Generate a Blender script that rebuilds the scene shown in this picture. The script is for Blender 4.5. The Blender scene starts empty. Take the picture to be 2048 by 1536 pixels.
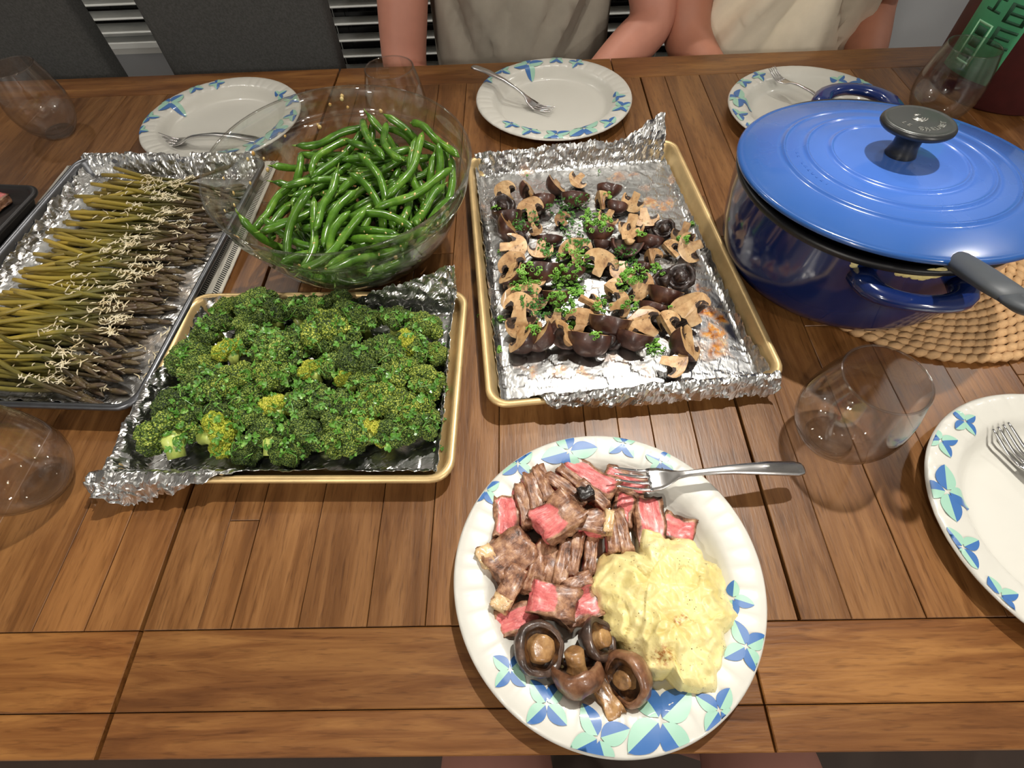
import bpy, bmesh, math, random
from mathutils import Vector, Matrix, Quaternion, noise
from mathutils.bvhtree import BVHTree
PI=math.pi; R_=math.radians
sc=bpy.context.scene; COL=sc.collection
TZ=0.75                                   # height of the table top
# ---------------------------------------------------------------- camera
F_PX=1036.3; PITCH=R_(56.245); ROLL=R_(-3.150); YAW=R_(2.0555); CH=0.468
def cam_axes():
    cp,sp=math.cos(PITCH),math.sin(PITCH)
    fw=Vector((0,cp,-sp)); up=Vector((0,sp,cp)); r=Vector((1,0,0))
    cr,sr=math.cos(ROLL),math.sin(ROLL)
    r2=cr*r+sr*up; u2=-sr*r+cr*up
    Z=Matrix.Rotation(YAW,3,'Z')
    return Z@r2,Z@u2,Z@fw
CR,CU,CF=cam_axes(); CAM=Vector((0,0,TZ+CH))
cd=bpy.data.cameras.new('camera'); cam=bpy.data.objects.new('camera',cd); COL.objects.link(cam)
cd.sensor_width=36; cd.lens=36*F_PX/2048; cd.clip_start=.02
m=Matrix((CR,CU,-CF)).transposed().to_4x4(); m.translation=CAM; cam.matrix_world=m
sc.camera=cam
sc.view_settings.view_transform='Standard'; sc.view_settings.look='None'
sc.view_settings.exposure=0.0; sc.view_settings.gamma=1; sc.view_settings.use_curve_mapping=False
# ---------------------------------------------------------------- world and lamps
w=bpy.data.worlds.new('world'); sc.world=w; w.use_nodes=True
w.node_tree.nodes['Background'].inputs[0].default_value=(.9,.95,1,1); w.node_tree.nodes['Background'].inputs[1].default_value=.02
def spot(loc,aim,power,size,blend,rad,col):
    l=bpy.data.lights.new('downlight','SPOT'); l.energy=power; l.spot_size=size; l.spot_blend=blend; l.shadow_soft_size=rad; l.color=col
    o=bpy.data.objects.new('downlight',l); COL.objects.link(o); o.location=loc
    o.rotation_euler=(Vector(aim)-Vector(loc)).to_track_quat('-Z','Y').to_euler(); return o
def disc(loc,power,size,col):
    l=bpy.data.lights.new('ceiling_fill','AREA'); l.shape='DISK'; l.size=size; l.energy=power; l.color=col
    o=bpy.data.objects.new('ceiling_fill',l); COL.objects.link(o); o.location=loc; return o
KEY=(.42,.80,TZ+1.62)
spot(KEY,(.0,-.06,TZ),128,R_(71),1.0,.022,(1,.955,.88))
for lx,ly,p in ((-1.3,1.55,8),(.25,1.62,8),(1.9,1.3,8),(-.7,-1.0,15),(1.3,-1.2,16)):
    disc((lx,ly,TZ+1.63),p,.10,(1,.94,.86))  # weak unseen discs added overhead as fill; they also put glints in the glasses
def fill_point(loc,power,rad,col):
    l=bpy.data.lights.new('rear_fill','POINT'); l.energy=power; l.shadow_soft_size=rad; l.color=col
    o=bpy.data.objects.new('rear_fill',l); COL.objects.link(o); o.location=loc; return o
fill_point((-1.5,-2.3,TZ+1.30),50,.09,(1,.95,.88)); fill_point((1.7,-2.2,TZ+1.30),50,.09,(1,.95,.88))  # added point fills behind the camera, brightening the people and back wall
try:
    sc.cycles.transparent_max_bounces=24; sc.cycles.max_bounces=10; sc.cycles.glossy_bounces=5
    sc.cycles.caustics_reflective=False; sc.cycles.caustics_refractive=False; sc.cycles.sample_clamp_indirect=4
except Exception: pass
# ---------------------------------------------------------------- helpers
def ray(u,v): return (CF+(u-1024)/F_PX*CR-(v-768)/F_PX*CU).normalized()
def P(u,v,z=0):                           # photo pixel -> point at height z above the table top
    d=ray(u,v); t=(TZ+z-CAM.z)/d.z; return CAM+d*t
def lin(r,g,b):
    f=lambda c:(c/255/12.92 if c/255<=.04045 else ((c/255+.055)/1.055)**2.4)
    return (f(r),f(g),f(b),1)
def tag(o,label=None,cat=None,group=None,kind=None):
    if label:o['label']=label
    if cat:o['category']=cat
    if group:o['group']=group
    if kind:o['kind']=kind
    return o
def empty(name,loc=(0,0,0),rz=0):
    o=bpy.data.objects.new(name,None); COL.objects.link(o); o.location=loc; o.rotation_euler=(0,0,rz); o.empty_display_size=.02; return o
def link(name,mesh,parent=None):
    o=bpy.data.objects.new(name,mesh); COL.objects.link(o)
    if parent: o.parent=parent
    return o
def mesh(name,V,F,mats=None,smooth=True,mi=None):
    me=bpy.data.meshes.new(name); me.from_pydata([tuple(v) for v in V],[],F)
    for m_ in (mats if isinstance(mats,(list,tuple)) else [mats]):
        if m_: me.materials.append(m_)
    if smooth: me.polygons.foreach_set('use_smooth',[True]*len(me.polygons))
    if mi: me.polygons.foreach_set('material_index',mi)
    me.update(); return me
def obj(name,V,F,mats=None,parent=None,smooth=True,mi=None):
    return link(name,mesh(name,V,F,mats,smooth,mi),parent)
class MB:                                 # collects shapes into one mesh
    def __init__(s): s.V=[];s.F=[];s.M=[]
    def add(s,V,F,mi=0,mat=None):
        o=len(s.V); s.V+=[(mat@Vector(v)) if mat else Vector(v) for v in V]; s.F+=[tuple(i+o for i in f) for f in F]; s.M+=[mi]*len(F); return s
    def obj(s,name,mats,parent=None,smooth=True): return obj(name,s.V,s.F,mats,parent,smooth,s.M)
    def mesh(s,name,mats,smooth=True): return mesh(name,s.V,s.F,mats,smooth,s.M)
def box(x0,x1,y0,y1,z0,z1,c=0.0):
    if c<=0:
        V=[(x,y,z) for z in (z0,z1) for x,y in ((x0,y0),(x1,y0),(x1,y1),(x0,y1))]
        return V,[(3,2,1,0),(4,5,6,7),(0,1,5,4),(1,2,6,5),(2,3,7,6),(3,0,4,7)]
    V=[(x,y,z0) for x,y in ((x0,y0),(x1,y0),(x1,y1),(x0,y1))]+[(x,y,z1-c) for x,y in ((x0,y0),(x1,y0),(x1,y1),(x0,y1))]+\
      [(x,y,z1) for x,y in ((x0+c,y0+c),(x1-c,y0+c),(x1-c,y1-c),(x0+c,y1-c))]
    F=[(3,2,1,0),(8,9,10,11)]
    for i in range(4):
        j=(i+1)%4; F+=[(i,j,4+j,4+i),(4+i,4+j,8+j,8+i)]
    return V,F
def lathe(prof,n=48,close=False,a0=0,a1=2*PI):
    V=[];F=[];full=abs(a1-a0-2*PI)<1e-6; cols=n if full else n+1
    for r,z in prof:
        for j in range(cols):
            a=a0+(a1-a0)*j/n; V.append((r*math.cos(a),r*math.sin(a),z))
    m_=len(prof)
    for i in range(m_ if close else m_-1):
        i2=(i+1)%m_
        for j in range(n):
            j2=(j+1)%cols; F.append((i*cols+j,i*cols+j2,i2*cols+j2,i2*cols+j))
    return V,F
def tube(Ps,Rs,seg=8,caps=True,up=(0,0,1)):
    V=[];F=[];n=len(Ps); Ps=[Vector(p) for p in Ps]
    if not isinstance(Rs,(list,tuple)): Rs=[Rs]*n
    a=None
    for i in range(n):
        d=(Ps[min(i+1,n-1)]-Ps[max(i-1,0)]).normalized()
        if a is None:
            a=d.cross(Vector(up)); 
            if a.length<1e-4:a=d.cross(Vector((1,0,0)))
        a=(a-d*a.dot(d)).normalized(); b=a.cross(d)
        for j in range(seg):
            t=2*PI*j/seg; V.append(Ps[i]+(a*math.cos(t)+b*math.sin(t))*Rs[i])
    for i in range(n-1):
        for j in range(seg):
            F.append((i*seg+j,i*seg+(j+1)%seg,(i+1)*seg+(j+1)%seg,(i+1)*seg+j))
    if caps: F.append(tuple(range(seg))[::-1]);F.append(tuple((n-1)*seg+j for j in range(seg)))
    return V,F
def ico(sub,r=1.0):
    bm=bmesh.new(); bmesh.ops.create_icosphere(bm,subdivisions=sub,radius=r)
    V=[v.co.copy() for v in bm.verts]; F=[tuple(v.index for v in f.verts) for f in bm.faces]; bm.free(); return V,F
def sstep(a,b,x):
    t=min(1,max(0,(x-a)/(b-a))); return t*t*(3-2*t)
def rot_z_to(M,loc): return Matrix.Translation(loc)@M
# ---------------------------------------------------------------- materials
def newmat(name):
    m_=bpy.data.materials.new(name); m_.use_nodes=True; nt=m_.node_tree; return m_,nt,nt.nodes['Principled BSDF']
def N(nt,t,**k):
    n=nt.nodes.new(t)
    for a,b in k.items():
        if a in n.inputs.keys() if not a.startswith('_') else False: n.inputs[a].default_value=b
        else: setattr(n,a.lstrip('_'),b)
    return n
def ramp(nt,fac,stops):
    r=nt.nodes.new('ShaderNodeValToRGB'); e=r.color_ramp.elements
    while len(e)<len(stops): e.new(.5)
    for x,(p,c) in zip(e,stops): x.position=p; x.color=c if len(c)==4 else (*c,1)
    nt.links.new(fac,r.inputs[0]); return r.outputs[0]
def coords(nt,kind='Object',scale=(1,1,1),rnd=0):
    tc=nt.nodes.new('ShaderNodeTexCoord'); mp=nt.nodes.new('ShaderNodeMapping'); mp.inputs['Scale'].default_value=scale
    nt.links.new(tc.outputs[kind],mp.inputs[0])
    if rnd:
        oi=nt.nodes.new('ShaderNodeObjectInfo'); ml=nt.nodes.new('ShaderNodeVectorMath'); ml.operation='SCALE'; ml.inputs[0].default_value=(rnd,rnd*1.7,rnd*.6)
        nt.links.new(oi.outputs['Random'],ml.inputs['Scale']); nt.links.new(ml.outputs[0],mp.inputs['Location'])
    return mp.outputs[0]
def noisetex(nt,vec,scale,detail=4,rough=.6,dist=0):
    n=nt.nodes.new('ShaderNodeTexNoise'); n.inputs['Scale'].default_value=scale; n.inputs['Detail'].default_value=detail; n.inputs['Roughness'].default_value=rough; n.inputs['Distortion'].default_value=dist
    if vec is not None: nt.links.new(vec,n.inputs['Vector'])
    return n.outputs[0]
def bump(nt,b,h,strength,dist=.001):
    n=nt.nodes.new('ShaderNodeBump'); n.inputs['Strength'].default_value=strength; n.inputs['Distance'].default_value=dist
    nt.links.new(h,n.inputs['Height']); nt.links.new(n.outputs[0],b.inputs['Normal'])
def mixc(nt,f,a,b,mode='MIX'):
    n=nt.nodes.new('ShaderNodeMix'); n.data_type='RGBA'; n.blend_type=mode
    for s,i in ((f,0),(a,6),(b,7)):
        if hasattr(s,'is_linked') or hasattr(s,'links'): nt.links.new(s,n.inputs[i])
        else: n.inputs[i].default_value=s if not isinstance(s,tuple) or len(s)==4 else (*s,1)
    return n.outputs[2]
def math_(nt,op,a,b=None,c=None):
    n=nt.nodes.new('ShaderNodeMath'); n.operation=op
    for i,s in enumerate((a,b,c)):
        if s is None: continue
        if hasattr(s,'links'): nt.links.new(s,n.inputs[i])
        else: n.inputs[i].default_value=s
    return n.outputs[0]
def simple(name,col,rough=.5,metal=0,var=.0,vscale=30,bmp=0,bscale=200,bdist=.001,spec=.5,coat=0,rnd=0,col2=None,sss=0):
    m_,nt,b=newmat(name); b.inputs['Base Color'].default_value=col; b.inputs['Roughness'].default_value=rough; b.inputs['Metallic'].default_value=metal
    b.inputs['Specular IOR Level'].default_value=spec; b.inputs['Coat Weight'].default_value=coat; b.inputs['Coat Roughness'].default_value=.08
    v=coords(nt,'Object',rnd=rnd)
    if col2 or var:
        c2=col2 or tuple(x*(1-var) for x in col[:3])+(1,)
        nt.links.new(ramp(nt,noisetex(nt,v,vscale),[(.35,col),(.65,c2)]),b.inputs['Base Color'])
    if bmp: bump(nt,b,noisetex(nt,v,bscale,3),bmp,bdist)
    if sss: b.inputs['Subsurface Weight'].default_value=sss; b.inputs['Subsurface Radius'].default_value=(.004,.003,.0015)
    return m_
def wood_mat(name,dark,mid,light,rough=.36,axis=0):
    m_,nt,b=newmat(name)
    v=coords(nt,'Object',(3.2,34,34) if axis==0 else (34,3.2,34),rnd=9)
    v2=coords(nt,'Object',(1.3,9,9) if axis==0 else (9,1.3,9),rnd=5)
    n1=noisetex(nt,v,2.2,7,.62,.9); n2=noisetex(nt,v2,1.6,3,.5,.6)
    v3=coords(nt,'Object',(40,420,420),rnd=3); n3=noisetex(nt,v3,1,2,.6)
    f=math_(nt,'ADD',math_(nt,'MULTIPLY',n1,.55),math_(nt,'MULTIPLY',n2,.45))
    c=ramp(nt,f,[(.30,dark),(.46,mid),(.62,light),(.76,mid)])
    pores=ramp(nt,n3,[(.30,(.62,.58,.54,1)),(.45,(1,1,1,1))])
    c=mixc(nt,.8,c,pores,'MULTIPLY')
    kv=coords(nt,'Object',(2.6,7.5,7.5),rnd=13); kn=nt.nodes.new('ShaderNodeTexVoronoi'); kn.inputs['Scale'].default_value=1.0; nt.links.new(kv,kn.inputs['Vector'])
    c=mixc(nt,1.0,c,ramp(nt,math_(nt,'ADD',kn.outputs['Distance'],math_(nt,'MULTIPLY_ADD',n1,.10,-.05)),[(.03,(.42,.36,.33,1)),(.075,(.85,.8,.78,1)),(.09,(.62,.56,.52,1)),(.17,(1,1,1,1))]),'MULTIPLY')
    oi=nt.nodes.new('ShaderNodeObjectInfo')
    tint=ramp(nt,oi.outputs['Random'],[(0,(.80,.78,.76,1)),(.5,(1,.98,.95,1)),(1,(1.0,.92,.84,1))])
    c=mixc(nt,1.0,c,tint,'MULTIPLY')
    nt.links.new(c,b.inputs['Base Color'])
    nt.links.new(math_(nt,'ADD',math_(nt,'MULTIPLY',n1,.22),rough-.1),b.inputs['Roughness'])
    b.inputs['Specular IOR Level'].default_value=.36; b.inputs['Coat Weight'].default_value=.20; b.inputs['Coat Roughness'].default_value=.27
    bump(nt,b,math_(nt,'ADD',n3,math_(nt,'MULTIPLY',n1,.6)),.28,.0006); return m_
def glass_mat(name,tint=(1,1,1,1),edge=(.55,.55,.56,1),dirt=0):
    m_=bpy.data.materials.new(name); m_.use_nodes=True; nt=m_.node_tree; nt.nodes.clear()
    out=nt.nodes.new('ShaderNodeOutputMaterial'); tr=nt.nodes.new('ShaderNodeBsdfTransparent'); gl=nt.nodes.new('ShaderNodeBsdfGlossy'); mx=nt.nodes.new('ShaderNodeMixShader')
    gl.inputs['Roughness'].default_value=.02
    lw=nt.nodes.new('ShaderNodeLayerWeight'); lw.inputs[0].default_value=.5
    nt.links.new(ramp(nt,lw.outputs['Facing'],[(0,tint),(.70,tint),(.90,edge),(.97,tuple(x*.45 for x in edge[:3])+(1,))]),tr.inputs[0])
    nt.links.new(math_(nt,'MULTIPLY_ADD',math_(nt,'POWER',lw.outputs['Facing'],4),.8,.05),mx.inputs[0]); nt.links.new(tr.outputs[0],mx.inputs[1]); nt.links.new(gl.outputs[0],mx.inputs[2])
    rf=nt.nodes.new('ShaderNodeBsdfRefraction'); rf.inputs['IOR'].default_value=1.35; rf.inputs['Roughness'].default_value=0; mr=nt.nodes.new('ShaderNodeMixShader'); mr.inputs[0].default_value=.09
    nt.links.new(tr.outputs[0],mr.inputs[1]); nt.links.new(rf.outputs[0],mr.inputs[2]); nt.links.new(mr.outputs[0],mx.inputs[1])
    nt.links.new(mx.outputs[0],out.inputs[0])
    if dirt:
        df=nt.nodes.new('ShaderNodeBsdfDiffuse'); df.inputs[0].default_value=(.75,.75,.6,1); m2=nt.nodes.new('ShaderNodeMixShader')
        n=noisetex(nt,coords(nt),38,6,.7); f=ramp(nt,n,[(.5,(0,0,0,1)),(.8,(dirt,dirt,dirt,1))])
        nt.links.new(f,m2.inputs[0]); nt.links.new(mx.outputs[0],m2.inputs[1]); nt.links.new(df.outputs[0],m2.inputs[2]); nt.links.new(m2.outputs[0],out.inputs[0])
    return m_
M={}
M['wood']=wood_mat('table_wood',(.070,.027,.0085,1),(.158,.067,.020,1),(.262,.124,.041,1))
M['woodend']=wood_mat('table_end_wood',(.074,.026,.008,1),(.158,.062,.017,1),(.285,.132,.037,1))
M['dark']=simple('dark_gap',(.008,.006,.005,1),.9)
M['wall']=simple('wall_paint',lin(170,172,174),.8,var=.06,vscale=3,bmp=.1,bscale=90)
M['ceil']=simple('ceiling_paint',lin(225,222,215),.9)
M['floor']=simple('floor_board',lin(70,52,40),.6,var=.3,vscale=6)
M['white']=simple('white_paint',lin(228,228,222),.45,var=.04)
M['slat']=simple('slat_white',lin(232,234,230),.4)
M['chair']=simple('charcoal_fabric',lin(84,84,82),.95,var=.3,vscale=300,bmp=.5,bscale=900,spec=.15)
M['chair_wood']=simple('chair_wood',lin(58,42,32),.5,var=.3,vscale=20)
M['night']=simple('night_pane',(.004,.004,.004,1),.06)
M['steel']=simple('stainless_steel',(.68,.67,.66,1),.24,1,bmp=.04,bscale=300)
M['gold']=simple('gold_pan_metal',lin(222,192,138),.40,.6,var=.22,vscale=26,bmp=.06,bscale=120)
M['greypan']=simple('grey_pan_metal',lin(118,120,124),.34,.9,var=.3,vscale=18,bmp=.06,bscale=120)
M['darkpan']=simple('dark_pan',lin(62,60,60),.45,.6,var=.2)
# ---------------------------------------------------------------- the room
def S(name,parts,mat):
    b=MB()
    for p in parts: b.add(*box(*p))
    return tag(b.obj(name,mat,None,False),kind='structure')
YB=1.93
S('floor',[(-3.2,3.2,-3,YB+.12,-.05,0)],M['floor'])
S('ceiling',[(-3.2,3.2,-3,YB+.12,TZ+1.68,TZ+1.76)],M['ceil'])
S('wall_back',[(-3.2,-1.9,YB,YB+.12,0,TZ+1.68),(-1.9,-.85,YB,YB+.12,0,.455),(-1.9,-.85,YB,YB+.12,1.95,TZ+1.68),(-.85,-.68,YB,YB+.12,0,TZ+1.68),
   (-.68,.62,YB,YB+.12,2.1,TZ+1.68),(.62,3.2,YB,YB+.12,0,TZ+1.68)],M['wall'])
S('wall_left',[(-3.3,-3.2,-3,YB+.12,0,TZ+1.68)],M['wall'])
S('wall_right',[(3.2,3.3,-3,YB+.12,0,TZ+1.68)],M['wall'])
S('wall_front',[(-3.3,3.3,-3.1,-3,0,TZ+1.68)],M['wall'])
S('baseboard_back',[(-3.2,-.68,YB-.015,YB,0,.1),(.62,3.2,YB-.015,YB,0,.1)],M['white'])
S('trim_1',[(-1.96,-.79,YB-.03,YB,.425,.455)],M['white'])
def pane_unit(name,x0,x1,z0,z1,parts):
    r=tag(empty(name,((x0+x1)/2,YB+.05,TZ)),kind='structure'); q=lambda a,b,c,d,e,f:(a-(x0+x1)/2,b-(x0+x1)/2,c-YB-.05,d-YB-.05,e-TZ,f-TZ)
    b=MB()
    for p in ((x0,x0+.04,YB+.03,YB+.09,z0,z1),(x1-.04,x1,YB+.03,YB+.09,z0,z1),(x0,x1,YB+.03,YB+.09,z1-.04,z1),(x0,x1,YB+.03,YB+.09,z0,z0+.03)): b.add(*box(*q(*p)))
    b.obj('frame',M['white'],r,False)
    MB().add(*box(*q(x0+.04,x1-.04,YB+.055,YB+.061,z0+.03,z1-.04))).obj('pane',M['night'],r,False)
pane_unit('window_1',-1.9,-.85,.455,1.95,1)
pane_unit('door_1',-.68,.62,.005,2.1,1)
def blind(name,label,x0,x1,zb,zt,y,pitch,width,tilt,cords):
    r=tag(empty(name,((x0+x1)/2,y,zb)),label,'blind'); hw=(x1-x0)/2
    n=int((zt-zb-.05)/pitch)
    V=[];Fs=[]
    c,s=math.cos(tilt),math.sin(tilt); prof=[]
    for k in range(6):
        t=-1+2*k/5; yy=t*width/2; zz=.003*(1-t*t); prof.append((yy*c-zz*s,yy*s+zz*c))
    prof+= [(a-s*-.0014,b-.0022) for a,b in reversed(prof)]
    for x in (-hw,hw):
        for a,b in prof: V.append((x,a,b))
    k=len(prof)
    for i in range(k): Fs.append((i,(i+1)%k,k+(i+1)%k,k+i))
    Fs.append(tuple(range(k))[::-1]); Fs.append(tuple(range(k,2*k)))
    me=mesh('slat',V,Fs,M['slat'],False)
    for i in range(n):
        o=link('slat',me,r); o.location=(0,0,.03+pitch*(i+.5))
    obj('bottom_rail',*box(-hw,hw,-.022,.022,0,.018,.003),M['slat'],r,False)
    obj('head_rail',*box(-hw,hw,-.03,.03,zt-zb-.05,zt-zb,.003),M['slat'],r,False)
    for cx in cords:
        for dy in (-width*.42,width*.42):
            obj('ladder_cord',*tube([(cx,dy,.01),(cx,dy,zt-zb-.05)],.0014,6),M['slat'],r)
    return r
blind('venetian_blind','short white slatted blind over the window sill between the two charcoal chairs',-1.86,-.87,.452,1.93,YB-.032,.0385,.05,R_(8),(-.32,.0,.32))
blind('venetian_blind','long white slatted blind hanging low behind the person in grey',-.655,.60,.16,2.08,YB-.032,.0475,.05,R_(4),(-.55,-.1,.1,.5))
# ---------------------------------------------------------------- table
tb=tag(empty('dining_table',(0,.5,0)),'long brown farmhouse dining table of varnished planks with breadboard ends under all the food','table')
TY=-.5
rnd=random.Random(3)
def plank(x0,x1,y0,y1,mat,along):
    g=.00035; dz=rnd.uniform(-.0004,.0003)
    L=(x1-x0,y1-y0); cx,cy=(x0+x1)/2,(y0+y1)/2
    if along=='y':
        V,Fs=box(-L[1]/2+g,L[1]/2-g,-L[0]/2+g,L[0]/2-g,-.03,0,.0005)
    else: V,Fs=box(-L[0]/2+g,L[0]/2-g,-L[1]/2+g,L[1]/2-g,-.03,0,.0008)
    o=obj('plank',V,Fs,mat,tb,False); o.location=(cx,cy+TY,TZ+dz)
    if along=='y': o.rotation_euler=(0,0,PI/2)
Y0,Y1,Y2,Y3=-.016,.0725,.9595,1.031
secs=[(-1.12,-.3275),(-.3245,.2215),(.2235,.98)]
seams=[[-1.12,-1.05,-.975,-.91,-.84,-.765,-.70,-.625,-.56,-.50,-.42,-.375,-.3275],
 [-.3245,-.278,-.250,-.193,-.135,-.086,-.025,.063,.097,.131,.173,.2215],[.2235,.265,.3255,.39,.455,.525,.59,.66,.72,.79,.86,.92,.98]]
for k,(sx0,sx1) in enumerate(secs):
    for a,b in zip(seams[k][:-1],seams[k][1:]):
        cut=rnd.uniform(.2,.75)
        if k==1 and abs(a+.278)<.001: cut=.166
        if k==1 and a>-.2 and rnd.random()<.6: plank(a,b,Y1,Y2,M['wood'],'y')
        else: plank(a,b,Y1,cut,M['wood'],'y'); plank(a,b,cut,Y2,M['wood'],'y')
bb=[-1.12,-.3275,-.3245,.1775,.1785,.98]
for a,b in ((-1.12,-.3275),(-.3245,.1775),(.1785,.98)):
    plank(a,b,Y0,Y0+.03,M['woodend'],'x'); plank(a,b,Y0+.03,Y1,M['woodend'],'x'); plank(a,b,Y2,Y3,M['woodend'],'x')
MB().add(*box(-1.1,.96,.02+TY,.99+TY,TZ-.05,TZ-.0305)).obj('under_board',M['dark'],tb,False)
for y in (.06,.955): obj('apron',*box(-1.02,.88,y+TY-.011,y+TY+.011,TZ-.085,TZ-.05),M['woodend'],tb,False)
for x in (-1.0,.86):
    obj('apron',*box(x-.011,x+.011,.06+TY,.955+TY,TZ-.085,TZ-.05),M['woodend'],tb,False)
    for y in (.09,.925): obj('leg',*box(x-.045,x+.045,y+TY-.045,y+TY+.045,0,TZ-.05,.004),M['woodend'],tb,False)
# ---------------------------------------------------------------- chairs
def rbox(hx,hy,hz,r,mat_,name,parent,loc=(0,0,0),rot=(0,0,0)):
    bm=bmesh.new(); bmesh.ops.create_cube(bm,size=1); bmesh.ops.scale(bm,vec=(2*hx,2*hy,2*hz),verts=bm.verts)
    bmesh.ops.bevel(bm,geom=bm.edges[:],offset=r,segments=3,affect='EDGES',profile=.5)
    me=bpy.data.meshes.new(name); bm.to_mesh(me); bm.free(); me.materials.append(mat_); me.polygons.foreach_set('use_smooth',[True]*len(me.polygons))
    o=link(name,me,parent); o.location=loc; o.rotation_euler=rot; return o
def chair(x,y,rz,wd,fab,label,back_h=.58,solid=True):
    c=tag(empty('dining_chair',(x,y,0),rz),label,'chair',None)
    rbox(wd/2,.22,.035,.02,fab,'seat',c,(0,.22,.46))
    if solid: rbox(wd/2,.028,back_h/2,.014,fab,'backrest',c,(0,.028,.42+back_h/2+.02))
    else:
        for sx in (-1,1): rbox(.02,.014,back_h/2,.006,M['chair_wood'],'back_post',c,(sx*(wd/2-.02),.02,.42+back_h/2))
        for zz in (.62,.75,.9): rbox(wd/2-.04,.009,.03,.004,M['chair_wood'],'back_slat',c,(0,.02,zz))
    for sx in (-1,1):
        for yy in (.03,.40): rbox(.019,.019,.215,.004,M['chair_wood'],'leg',c,(sx*(wd/2-.03),yy,.215))
    return c
# chairs tucked in at the far side, then the chairs the people sit on
chair(-.527,1.176,PI,.348,M['chair'],'second charcoal upholstered chair along the far side, between blind and person in grey',.62)
chair(-1.005,1.176,PI,.365,M['chair'],'charcoal upholstered chair at the far left corner behind the lone empty glass',.62)
chair(.655,1.475,PI,.47,M['chair'],'brown wooden chair with slatted back under the person in the cream t-shirt',.62,False)
chair(.018,1.455,PI,.32,M['chair'],'charcoal upholstered chair hidden behind the person in the grey t-shirt',.50)
chair(.10,-.625,0,.40,M['chair'],'charcoal chair under the near seated person at the front table edge',.50)
# ---------------------------------------------------------------- people
M['skin']=simple('skin_fair',lin(206,142,120),.55,var=.12,vscale=14,bmp=.1,bscale=500,sss=.08)
M['skin2']=simple('skin_tan',lin(190,128,102),.55,var=.12,vscale=14,bmp=.1,bscale=500,sss=.08)
M['skin3']=simple('skin_lap',lin(176,124,108),.6,var=.1,vscale=14)
M['greyshirt']=simple('grey_jersey',lin(168,160,146),.95,var=.1,vscale=20,bmp=.2,bscale=800,spec=.1)
M['cream']=simple('cream_jersey',lin(244,232,208),.95,var=.08,vscale=20,bmp=.2,bscale=800,spec=.1)
M['navy']=simple('navy_cotton',lin(60,64,74),.95,var=.2,vscale=60,spec=.1)
M['hair']=simple('brown_hair',lin(60,42,30),.6,var=.4,vscale=80)
M['eye']=simple('eye_white',lin(235,232,228),.2)
M['denim']=simple('grey_denim',lin(70,74,80),.95,var=.2,vscale=80)
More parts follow.
